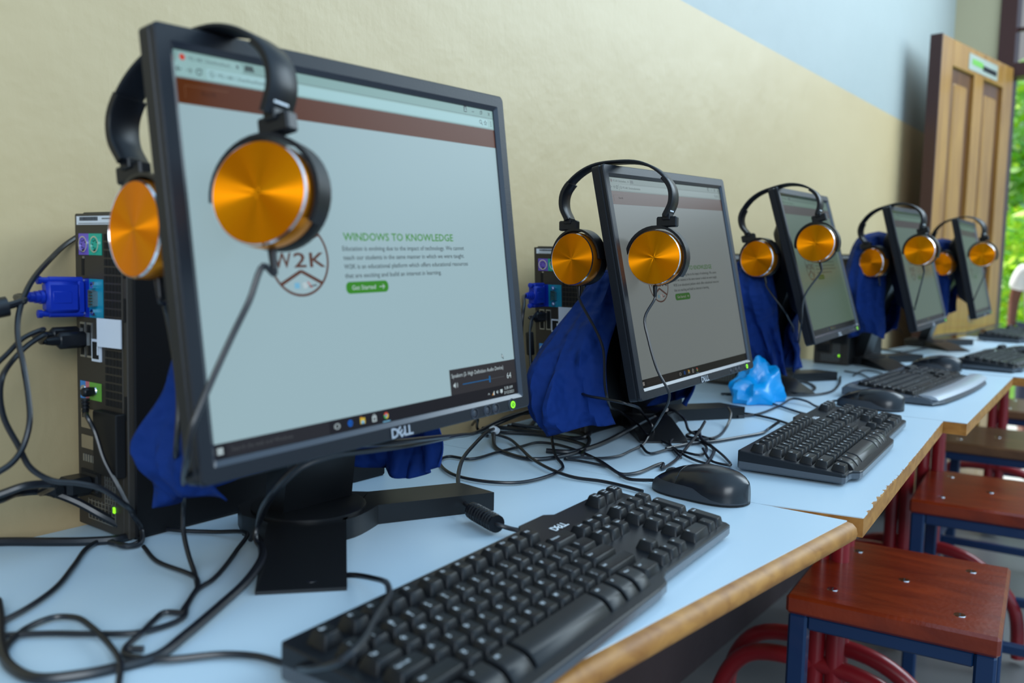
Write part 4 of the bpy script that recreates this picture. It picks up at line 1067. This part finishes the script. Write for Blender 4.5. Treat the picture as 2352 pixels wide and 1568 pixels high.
mid('black cable hooked down behind the right rim of the nearest monitor', [(1085, 975, .006), (1097, 962, .03), (1097, 985, .004), (1120, 1000)], .0022)
s2 = TW2((.034, -.003, .1365))
plug_cable('audio_cable', 'black jack cable from the second tower crossing the navy cloth', 'cable', s2, out, jack_plug, [s2 + out * .008 + np.array([0, 0, -.02])] + path(('d', 1290, 850, 1.30), ('d', 1319, 888, 1.22), ('d', 1344, 907, 1.17), ('d', 1395, 917, 1.13), ('d', 1440, 927, 1.11), (1478, 952, .03), (1497, 978, .02), (1502, 1000)), .0020)
mid('thick dark cable lying diagonally in front of the navy cloth', [(1255, 1035), (1310, 1038), (1364, 1025), (1420, 1000, .006), (1478, 968, .02), (1510, 952, .03), (1530, 940, .05)], .0036)
mid('upright looped cable end curling among the tangle by the second stand', [(1619, 968, .028), (1606, 990, .018), (1574, 1032), (1548, 1060), (1520, 1076), (1523, 1064), (1510, 1067), (1462, 1086), (1430, 1089), (1399, 1073), (1372, 1056)], .0022)
mid('black cable curving behind the nearest mouse into the tangle', [(1606, 987, .012), (1612, 1009, .008), (1638, 1029), (1635, 1048), (1619, 1070), (1600, 1092)], .0024)
mid('black cable bowing out right of the second monitor stand', [(1673, 936, .024), (1679, 949, .018), (1670, 978), (1635, 1006), (1596, 1006), (1577, 1000), (1590, 993, .006), (1606, 990, .01)], .0022)
mid('thin black cord looped twice in front of the second stand foot', [(1472, 1022), (1494, 1041), (1542, 1032), (1606, 1045), (1622, 1025), (1590, 1009), (1548, 1009), (1539, 1019), (1564, 1051)], .0019)
mid('thin black cord loop reaching toward the second keyboard', [(1630, 1020, .006), (1669, 1054), (1676, 1068), (1638, 1060), (1614, 1030, .006)], .0018)
mid('arched black cord beside the stand of the second monitor', [(1519, 952, .02), (1545, 942, .03), (1570, 960, .02), (1584, 990, .008), (1606, 1000), (1640, 1010)], .0022)
mid('long black cable stretching from tangle to right behind second keyboard', [(1656, 904), (1695, 905), (1775, 927), (1840, 948), (1870, 955)], .0022)
mid('black cable sweeping from the second stand to the second keyboard', [(1656, 927), (1680, 945), (1724, 951), (1769, 960), (1799, 969), (1815, 975)], .0022)
mid('thin black cord below the third monitor curving at right', [(1930, 865), (1927, 883), (1903, 901), (1858, 907), (1805, 907), (1763, 900), (1740, 890)], .0024)
mid('black cord coiled on the table under the third monitor', [(1760, 880), (1790, 872, .01), (1850, 878), (1872, 893), (1830, 903), (1790, 893), (1800, 878, .008), (1850, 868)], .0024)
mid('black cord hanging off the cyan bag toward the second stand', [(1722, 855, .035), (1722, 878, .012), (1700, 905), (1668, 905)], .0024)
mid('black cord winding left under the third monitor stand', [(1700, 897), (1745, 870), (1800, 862), (1850, 860), (1900, 858)], .0026)
mid('thin looping cord on the table between third and fourth keyboards', [(1960, 862), (1990, 850), (2020, 855), (2030, 866), (2000, 868), (1975, 858), (1940, 852)], .0020)
mid('black cord below the fourth monitor stand', [(1960, 815), (2010, 800), (2070, 808), (2120, 800), (2180, 790)], .0030)
mid('black cord bunched beneath the farthest monitor', [(2110, 790), (2160, 770), (2220, 765), (2250, 755), (2300, 745)], .0035)

# ================================================================ cloths
def cloth(label, i, levels, open_front, folds, seed, zlo=None, mname='cloth', name='dust_cover', cat='cloth', hemx=0.0):
    x, y, z, yaw, tilt, rl = MON[i]
    t_loc = np.array([x, y, DZ]); R = rz(yaw); n = 96; rng = random.Random(seed)
    lv = spline([np.array(l) for l in levels], 6)
    ph = [rng.uniform(0, 6.28) for _ in range(4)]
    rings = []
    for k, (zz, xc, yc, rx_, ry_) in enumerate(lv):
        f = k / (len(lv) - 1); ring = []
        for j in range(n + 1):
            a = -math.pi / 2 + open_front + (2 * math.pi - 2 * open_front) * j / n
            d = folds * f ** .7 * ((1 - 2 * abs(math.sin(4.5 * a + ph[0] + 1.8 * f))) * .55 + (1 - 2 * abs(math.sin(8 * a + ph[1] - 2.4 * f))) * .35 + math.sin(4 * a + ph[2] + 3.5 * zz * 10) * .4)
            q = noise.noise(Vector((math.cos(a) * 2 + seed, math.sin(a) * 2, zz * 14))) * folds * .9
            r_ = 1 + (d + q) / max(rx_, .03)
            hem = f ** 3 * .010 * math.sin(3 * a + ph[3])
            ring.append((xc + rx_ * r_ * math.cos(a), yc + ry_ * r_ * math.sin(a), max(zz + hem + hemx * f ** 2 * math.cos(a), .004)))
        rings.append(ring)
    b = MB(); b.loft(rings, mname, cap=False, closed=False, smooth=True)
    top = rings[0]; cc = np.mean(np.array(top), axis=0) + np.array([0, 0, .006])
    b.add(list(top) + [tuple(cc)], [(j, j + 1, n + 1) for j in range(n)], mname, smooth=True)
    o = b.build(name); o.location = t_loc; o.rotation_euler = (0, 0, yaw)
    md = o.modifiers.new('thickness', 'SOLIDIFY'); md.thickness = .0016; md.offset = 0
    prop(o, label, cat, 'navy dust cloths bunched behind the monitors')
    return o
cloth('navy cloth bunched behind and below the nearest monitor', 0, [(.25, 0, .095, .08, .035), (.20, 0, .095, .115, .045), (.155, .005, .098, .128, .055), (.12, .012, .10, .150, .062), (.09, .014, .10, .156, .066), (.060, .018, .10, .150, .06)], .95, .016, 3, hemx=-.013)
cloth('navy cloth flaring like a tent behind the second monitor', 1, [(.25, 0, .10, .05, .03), (.205, 0, .105, .085, .05), (.14, 0, .11, .160, .072), (.10, .01, .11, .196, .085), (.06, .015, .105, .200, .085), (.035, .02, .10, .185, .075)], .75, .024, 11)
cloth('navy cloth crumpled in deep folds behind the third monitor', 2, [(.29, -.02, .10, .06, .03), (.255, -.03, .105, .13, .05), (.20, -.03, .105, .155, .07), (.13, -.005, .105, .115, .065), (.07, .03, .10, .09, .06), (.03, .05, .10, .08, .05)], .6, .026, 21)
cloth('navy cloth humped above the fourth monitor back', 3, [(.345, 0, .095, .05, .03), (.33, 0, .10, .11, .045), (.25, 0, .105, .15, .06), (.17, -.01, .105, .155, .065), (.12, 0, .10, .12, .055), (.09, 0, .10, .10, .05)], .6, .014, 31)
cloth('navy cloth behind the farthest monitor', 4, [(.345, 0, .09, .05, .03), (.33, 0, .095, .11, .04), (.25, 0, .10, .14, .055), (.17, 0, .10, .13, .055), (.12, .01, .10, .09, .05)], .6, .014, 41)
# crumpled cyan bag
c = atd(1736, 925, 1.70); c[2] = DZ; n, mm = 30, 14; rings = []
for k in range(mm + 1):
    a = math.pi / 2 * k / mm; ring = []
    for j in range(n):
        p = 2 * math.pi * j / n; d = Vector((math.cos(p) * math.cos(a), math.sin(p) * math.cos(a), math.sin(a)))
        q = 1 + .40 * noise.noise(d * 2.0) + .20 * abs(noise.noise(d * 4 + Vector((4, 0, 0))))
        ring.append((d.x * .060 * q, d.y * .04 * q, max(d.z * .070 * q, 0) + .001))
    rings.append(ring)
b = MB(); b.loft(rings, 'cyan', smooth=True); o = b.build('plastic_bag'); o.location = c; o.rotation_euler = (0, 0, .75 - ALPHA)
prop(o, 'crumpled bright cyan plastic bag between second and third monitors', 'bag')

# ================================================================ keyboards
U = .01905
def ztop(y): return .036 + .12 * y
def zcase(y): return .0262 + .10 * y
_kc = {}
def key_mesh(w, d, legend, kind='std'):
    """one key in its own frame: origin on the board plane under its centre; +x along the row, +y away from the typist"""
    kk = (round(w, 2), round(d, 2), legend, kind)
    if kk in _kc: return _kc[kk]
    b = MB(); W_, D_ = w * U - .0012, d * U - .0012
    h = .0098 if kind != 'flat' else .0055; ins = .0028 if kind != 'flat' else .0015
    def ring(x0, x1, y0, y1, z, r):
        o = []
        for cx, cy, a in ((x1 - r, y1 - r, 0), (x0 + r, y1 - r, 90), (x0 + r, y0 + r, 180), (x1 - r, y0 + r, 270)):
            o += [(cx + r * math.cos(math.radians(a + 45 * q)), cy + r * math.sin(math.radians(a + 45 * q)), z) for q in range(3)]
        return o
    x, y = W_ / 2, D_ / 2
    if kind == 'front':   # bottom row: the near end rolls down over the front lip
        prof = [(y, .0), (y - .0020, h - .0014), (y - .0034, h), (y * .25, h - .0002), (y * .05, h - .0004), (-y * .15, h - .0009), (-y * .32, h - .0018), (-y * .48, h - .0030), (-y * .63, h - .0046), (-y * .77, h - .0066), (-y * .88, h - .0086), (-y + .0006, h - .0108), (-y, -.002)]
        rows = []
        for q, (yy, zz) in enumerate(prof):
            xi = x - (.0002 if q in (0, len(prof) - 1) else .0016)
            rows.append([(-xi, yy, zz), (-xi + .0012, yy, zz + .0009 * (0 < q < 12)), (xi - .0012, yy, zz + .0009 * (0 < q < 12)), (xi, yy, zz), (xi + .0012, yy, -.003), (-xi - .0012, yy, -.003)])
        b.loft(rows, 'key', smooth=True)
        ty0 = y - .0085
    else:
        a1 = ring(-x, x, -y, y, -.001, .0012); a2 = ring(-x + ins - .0003, x - ins + .0003, -y + ins, y - ins + .0006, h - .0009, .002); a3 = ring(-x + ins + .0006, x - ins - .0006, -y + ins + .0008, y - ins - .0002, h, .002)
        a4 = ring(-x + ins + .002, x - ins - .002, -y + ins + .0022, y - ins - .0016, h - .0003, .0016)
        b.loft([a1, a2, a3, a4], 'key')
        ty0 = y - ins - .0052
    if legend:
        sz = .0046 if len(legend) == 1 else (.0036 if len(legend) <= 3 else .0030)
        for ln, tx in enumerate(legend.split('\n')):
            V, Fc, a, bb, c_, d_ = text_mesh(tx, .02, 1)
            x0 = -x + ins + .0020; s_ = min(sz, (W_ - 2 * ins - .0024) / max(bb - a, .1))
            lift = h + .0001 if kind != 'front' else h + .0012
            b.add([(x0 + (v[0] - a) * s_, ty0 - ln * sz * 1.0 + v[1] * s_, lift) for v in V], Fc, 'white')
    me = bpy.data.meshes.new('key'); me.from_pydata(b.v, [], b.f)
    for m in b.mats: me.materials.append(m)
    me.polygons.foreach_set('material_index', b.m); me.polygons.foreach_set('use_smooth', b.sm); me.update(); fix_normals(me)
    me.set_sharp_from_angle(angle=math.radians(32))
    # legends must face up
    _kc[kk] = me; return me

def layout():
    K = []   # u centre, v centre, w, d, legend, kind
    def row(v, u0, items, kind='std', d=1.0, vc=None):
        u = u0
        for it in items:
            w, l = it if isinstance(it, tuple) else (1, it)
            K.append((u + w / 2, v if vc is None else vc, w, d, l, kind)); u += w
    K.append((.5, 0, 1, 1, 'Esc', 'std'))
    for k, u in enumerate((1.9, 2.9, 3.9, 4.9, 6.1, 7.1, 8.1, 9.1, 10.3, 11.3, 12.3, 13.3)): K.append((u, 0, 1, 1, f'F{k + 1}', 'std'))
    for u, l in ((20.45, 'Print\nScreen'), (21.45, 'Scroll\nLock'), (22.45, 'Pause\nBreak')): K.append((u, -.3, 1, 1, l, 'std'))
    row(1.25, 0, ['~\n`', '!\n1', '@\n2', '#\n3', '$\n4', '%\n5', '^\n6', '&\n7', '*\n8', '(\n9', ')\n0', '_\n-', '+\n=', (2, 'Backspace')])
    row(2.25, 0, [(1.5, 'Tab')] + list('QWERTYUIOP') + ['{\n[', '}\n]', (1.5, '|')])
    row(3.25, 0, [(1.75, 'Caps Lock')] + list('ASDFGHJKL') + [':\n;', '"', (2.25, 'Enter')])
    row(4.22, 0, [(2.25, 'Shift')] + list('ZXCVBNM') + ['<\n,', '>\n.', '?\n/', (2.75, 'Shift')])
    row(5.30, 0, [(1.3, 'Ctrl')], d=1.05)
    row(5.42, 1.3, [(1.35, 'o'), (1.45, 'Alt'), (5.6, ''), (1.35, 'Alt'), (1.2, 'o'), (1.2, 'Menu')], 'front', 1.5)
    row(5.30, 13.45, [(1.55, 'Ctrl')], d=1.05)
    for v, ls in ((1.25, ('Insert', 'Home', 'PgUp')), (2.25, ('Delete', 'End', 'PgDn'))): row(v, 15.45, ls)
    K.append((16.95, 4.22, 1, 1, '^', 'std')); row(5.2, 15.45, ['<', 'v', '>'])
    row(1.25, 19.3, ['Num\nLock', '/', '*', '-']); row(2.25, 19.3, ['7', '8', '9']); row(3.25, 19.3, ['4', '5', '6']); row(4.22, 19.3, ['1', '2', '3']); row(5.2, 19.3, [(2, '0'), '.'])
    K.append((22.8, 2.75, 1, 2, '+', 'std')); K.append((22.8, 4.72, 1, 1.96, 'Enter', 'std'))
    return K
LAY = layout()
def outline(front_bulge=True):
    o = [(-.35, -1.15), (14.3, -1.15), (14.8, -1.5), (17.0, -1.5), (17.5, -1.15), (23.45, -1.15), (23.6, -.95), (23.6, 5.7), (23.45, 5.9), (15.2, 5.9), (14.55, 6.1), (14.1, 6.42), (13.3, 6.5), (2.0, 6.5), (1.5, 6.4), (1.15, 6.0), (.7, 5.9), (-.35, 5.9), (-.5, 5.7), (-.5, -1.0)]
    return [(u * U, -v * U) for u, v in o]
TILT = .0
def keyboard(label, org, yaw, first=None, zoff=0.0, cord=None, bead=None):
    t = thing('keyboard', label, 'keyboard', (org[0], org[1], DZ), (0, 0, yaw), 'black keyboards along the tables')
    pol = outline(); n = len(pol); cen = np.mean(np.array(pol), axis=0)
    def ins(d): return [tuple(np.array(p) + (cen - np.array(p)) * np.array([d / .23, d / .075])) for p in pol]
    def zc(p, k): return [(x, y, k(y)) for x, y in p]
    b = MB(); b.loft([zc(ins(.0015), lambda y: .0035), zc(pol, lambda y: .0055), zc(pol, lambda y: min(.0115 + max(y + .11, 0) * .02, .016))], 'trim'); o = b.build('lower_case', t); o['label'] = 'black lower shell, greyed with painted sheen'  # sheen on the black shell is put into its colour as grey
    b = MB(); b.loft([zc(pol, lambda y: min(.0115 + max(y + .11, 0) * .02, .016)), zc(pol, lambda y: zcase(y) - .0012), zc(ins(.0012), lambda y: zcase(y)), ], 'black'); b.build('upper_case', t)
    b = MB()
    for x, y in ((.02, .005), (.42, .005), (.02, -.1), (.42, -.1)): b.box((x, y, .0018), (.014, .008, .0036), 'matte')
    b.build('feet', t)
    lg = dell_logo(.0078, 'white', .0003)
    lg.v = [(16.25 * U + v[0], .02 * U + v[2], zcase(.02 * U + v[2]) + .0006) for v in lg.v]; lg.build('logo', t)
    b = MB()
    for k in range(3): b.box(((21.0 + k * .6) * U, .95 * U, zcase(.95 * U) + .0001), (.004, .0012, .0006), 'trim')
    b.build('indicator_strip', t)
    for u, v, w, d, l, kind in LAY:
        y = -v * U; z = ztop(y) - .0098
        o = bpy.data.objects.new('key', key_mesh(w, d, l, kind)); COL.objects.link(o); o.parent = t
        o.location = (u * U, y, z); o.rotation_euler = (math.atan(.12), 0, 0)
    if cord:
        inv = lambda p: rz(-yaw) @ (np.asarray(p) - np.array([org[0], org[1], DZ]))
        b = MB(); b.tube([inv(p) for p in cord], .0024, 'cable', 8); co = b.build('cord', t)
        if bead:
            p, q = inv(bead[0]), inv(bead[1]); b = MB(); L_ = np.linalg.norm(q - p); pts = [p + (q - p) * k / 40 for k in range(41)]
            def rad(f): return 0.0088 if (f < .06 or f > .94) else (.0080 + .0012 * (1 if math.sin(f * 58) > 0 else 0))
            rg = sweep(pts, rad, 18); b.loft(rg, 'black', smooth=False); b.build('ferrite_bead', co)
    return t
KB1 = keyboard('nearest black keyboard with white key legends, lower centre of the picture', g(-.1196, .5303), .998 - ALPHA, cord=path((1262, 1198, .016), (1225, 1216, .008), (1190, 1217, .006), (1140, 1203, .0115), (1090, 1172, .0115), (1064, 1150, .012), (1052, 1105, .02), (1060, 1060, .03), (1090, 1020, .03), (1122, 990, .025), (1136, 984, .02)), bead=(at(1085, 1172, .0115), at(1141, 1203, .0115)))
K2Y = 1.006 - ALPHA
k2o = at(1690, 1083, 0)[:2] + np.array([math.cos(K2Y), math.sin(K2Y)]) * .012 + np.array([math.sin(K2Y), -math.cos(K2Y)]) * .022
KB2 = keyboard('second black keyboard, on the chipped table beside the nearest mouse', tuple(k2o), K2Y, cord=path((1790, 968, .016), (1765, 985), (1750, 994), (1702, 1003), (1635, 1014), (1590, 1018), (1530, 1030)))
k4o = at(2330, 858, 0)[:2]; k4y = .86 - ALPHA
k4o = k4o + np.array([-math.sin(k4y), math.cos(k4y)]) * .113 + np.array([math.cos(k4y), math.sin(k4y)]) * .008
KB4 = keyboard('fourth black keyboard, just beyond the third mouse, cut by the right edge', tuple(k4o), k4y)
k5o = at(2262, 783, 0)[:2]; KB5 = keyboard('farthest keyboard, blurred at the end of the tables near the doorway', tuple(k5o), .86 - ALPHA)

def palm_keyboard(label, fl, yaw):
    """third keyboard: flat, rounded, with glossy grey palm rest and key wells"""
    t = thing('keyboard', label, 'keyboard', (fl[0], fl[1], DZ), (0, 0, yaw), 'black keyboards along the tables')
    Lk, Dk = .455, .185
    def arc_top(x): return .010 * math.sin(math.pi * x / Lk)
    b = MB(); rg = []
    prof = [(0, .004), (.004, .012), (.014, .017), (.030, .0185), (.040, .017), (.046, .0155), (.165, .0255), (.176, .0275), (Dk, .022), (Dk, .006)]
    for k in range(25):
        x = Lk * k / 24; e_ = min(k, 24 - k); sh = (.012 if e_ == 0 else .005 if e_ == 1 else 0)
        rg.append([(x, -arc_top(x) * .9 + sh + (y if y < .1 else y - sh + arc_top(x) * .4), z * (.82 if e_ == 0 else 1)) for y, z in prof] + [(x, Dk - .01, .003), (x, .01, .003)])
    b.loft(rg, 'trim', smooth=False); b.build('case', t)
    b = MB()
    for x0, x1 in ((.016, .296), (.302, .362), (.368, .440)): b.add([(x0, .048, .0166), (x1, .048, .0166), (x1, .160, .0266), (x0, .160, .0266)], [(0, 1, 2, 3)], 'matte')
    b.build('key_well', t)
    b = MB(); rg = []
    for k in range(25):
        x = .006 + (Lk - .012) * k / 24; q = -arc_top(x) * .9
        rg.append([(x, q + y, z + .0012) for y, z in [(.003, .0105), (.008, .0152), (.018, .0185), (.030, .0190), (.041, .0172)]] + [(x, q + .02, .012)])
    b.loft(rg, 'silver', smooth=True); o = b.build('palm_rest', t); o['label'] = 'glossy grey palm rest'
    slope = math.atan(.010 / .112)
    for u, v, w, d, l, kind in LAY:
        if v < .5: v += .25
        sx = .94; x = .016 + u * U * sx
        if 15 < u < 19: x += .0025
        if u >= 19: x -= .006
        y = .158 - (v + .15) * U * .94; z = .0168 + (y - .048) * .0893
        if kind == 'front': v_d = 1.0; y = .158 - 5.45 * U * .94
        o = bpy.data.objects.new('key', key_mesh(w * .94, min(d, 1.96) * .94 if kind != 'front' else .94, l, 'flat')); COL.objects.link(o); o.parent = t
        o.location = (x, y, z); o.rotation_euler = (slope, 0, 0)
    return t
k3 = at(2166, 937, 0)[:2]
palm_keyboard('third keyboard with glossy grey curved palm rest', tuple(k3 + np.array(g(-.004, .006))), .895 - ALPHA)

# ================================================================ mice
def mouse(label, c, yaw, cord=None):
    """front (buttons, cord) towards local +x"""
    t = thing('computer_mouse', label, 'mouse', (c[0], c[1], DZ), (0, 0, yaw), 'black mice on the tables')
    xs = [-.0605, -.0595, -.056, -.050, -.042, -.032, -.020, -.008, .004, .0145, .0150, .0155, .026, .038, .048, .055, .0585, .0595]
    def hw(x): f = (x + .0605) / .120; return .0335 * (max(0, 1 - abs(2 * f - 1) ** 3.2)) ** .5 * (1 - .10 * f) + .0005
    def hh(x):
        f = (x + .0605) / .120
        return .0005 + .0375 * max(0, (1 - abs(2 * min(f * 1.22, 1) - .9) ** 2.6 / 1.3)) ** .5 if f < .45 else .0375 * (1 - ((f - .42) / .66) ** 2.0) ** .85 * .98
    def prof(x, a0, a1, n, gr=0):
        w, h = hw(x), hh(x) - gr; o = []
        for k in range(n + 1):
            a = a0 + (a1 - a0) * k / n; ca, sa = math.cos(a), math.sin(a)
            o.append((x, w * math.copysign(abs(ca) ** .75, ca), .003 + (h - .003) * abs(sa) ** .85))
        return o
    def split(x):      # side grip: long and low, dying out before the palm end
        f = (x + .0605) / .120
        z = .0035 + (.0135 if f > .45 else .0135 * max(0, (f - .10) / .35) ** 1.6)
        q = min(.86, max(0, (z - .003) / max(hh(x) - .003, .004)))
        return max(.04, math.asin(q ** (1 / .85)))
    b = MB(); rows = []
    for x in xs: s_ = split(x); rows.append(prof(x, s_, math.pi - s_, 24, .0009 if x == .0150 else 0))
    b.loft(rows, 'gloss', cap=False, closed=False, smooth=True); b.add(rows[0], [tuple(range(25))], 'gloss'); b.add(rows[-1], [tuple(range(25))], 'gloss'); b.build('shell', t)
    b = MB()
    for side in (0, 1):
        rows = []
        for x in xs:
            s_ = split(x); r = prof(x, 0, s_, 8) if side == 0 else prof(x, math.pi - s_, math.pi, 8)
            rows.append([(p[0], p[1] * .992, p[2]) for p in r])
        b.loft(rows, 'keyc', cap=False, closed=False, smooth=True)
    b.build('side_grip', t)
    b = MB(); b.loft([[(x, hw(x) * .97, .001), (x, hw(x) * .99, .0035), (x, -hw(x) * .99, .0035), (x, -hw(x) * .97, .001)] for x in xs], 'matte'); b.build('base', t)
    b = MB(); xs2 = [.0150, .024, .034, .044, .053, .0585]
    b.loft([[(x, y, hh(x) + .0003) for y in (-.0005, .0005)] for x in xs2], 'hole', cap=False, closed=False); b.build('button_gap', t)
    b = MB(); b.lathe([(.0075, -.003), (.0095, -.0022), (.0095, .0022), (.0075, .003)], 'keyc', 20, T=lambda p: np.array([.036 + p[0], p[2], hh(.036) - .0082 + p[1]])); b.build('scroll_wheel', t)
    if cord:
        inv = lambda p: rz(-yaw) @ (np.asarray(p) - np.array([c[0], c[1], DZ]))
        b = MB(); b.tube([np.array([.054, 0, .008]), np.array([.066, 0, .006])] + [inv(p) for p in cord], .0021, 'cable', 8); b.build('cord', t)
    return t
mouse('nearest black mouse, beside the number pad of the nearest keyboard', g(.2205, 1.002), math.radians(139) - ALPHA, cord=path((1445, 1100), (1415, 1083), (1376, 1057), (1319, 1032), (1271, 1019), (1236, 1016), (1198, 1025), (1143, 1038), (1080, 1054), (1032, 1048), (1013, 1054), (1016, 1073), (1048, 1092), (1112, 1105), (1185, 1108), (1239, 1099), (1290, 1078), (1291, 1066), (1277, 1048, .006), (1268, 1009, .014), (1265, 971, .03), ('d', 1249, 936, 1.22), ('d', 1230, 898, 1.26), ('d', 1220, 850, 1.29), ('d', 1217, 790, 1.31), ('d', 1219, 740, 1.33), ('d', 1235, 715, 1.36)))
mouse('second mouse, tucked behind the right end of the second keyboard', g(.676, 1.646), math.radians(146) - ALPHA, cord=path((1905, 925), (1876, 933), (1852, 921, .008), (1823, 915, .008), (1793, 930), (1739, 951), (1695, 957)))
mouse('third mouse, between the palm rest keyboard and the fourth keyboard', g(1.098, 2.272), math.radians(150) - ALPHA)
mouse('farthest mouse, blurred beside the farthest keyboard', tuple(at(2335, 822, 0)[:2]), math.radians(150) - ALPHA)
cable('thin black mouse cord trailing between ring loop and nearest keyboard', [(1136, 996, .012), (1166, 1006, .008), (1191, 1025, .008), (1223, 1054, .008), (1271, 1080, .006), (1319, 1096), (1383, 1105), (1440, 1118), (1476, 1128)], .0022)
s2 = TW2((.018, -.003, .2255))
plug_cable('monitor_cable', 'blue screw plug monitor cable in the second tower', 'cable', s2, -W_DIR + g3(.1, 0, 0), vga_plug, [s2 - W_DIR * .054 + np.array([.01, 0, 0])] + path(('d', 1203, 700, 1.30), ('d', 1199, 730, 1.29), ('d', 1196, 790, 1.30), ('d', 1200, 850, 1.31)), .0030, 'blue plug with two thumb screws')
s2 = TW2((.022, -.003, .190))
tv = plug_cable('usb_cable', 'black cable with long bead in the second tower', 'cable', s2, -W_DIR, usb_plug, [s2 - W_DIR * .036] + path(('d', 1222, 735, 1.34), ('d', 1216, 765, 1.33), ('d', 1220, 830, 1.33), ('d', 1232, 900, 1.32), ('d', 1246, 950, 1.31), (1252, 985)), .0022)
b = MB(); q0, q1 = atd(1216, 762, 1.33), atd(1219, 815, 1.33); b.tube([q0 - s2, q0 * .95 + q1 * .05 - s2, q0 * .05 + q1 * .95 - s2, q1 - s2], lambda f: .0048 if f in (0, 1) else .0062, 'black', 14, smooth_path=False); b.build('ferrite_bead', tv)
# small ball of white wrapping that ties the cords together
b = MB(); b.tube([at(1122, 984, .018), at(1134, 985, .02), at(1142, 990, .016)], .0052, 'white', 12); o = b.build('cable_tie'); prop(o, 'white tie wrapped round the cords right of the nearest monitor', 'cable tie')
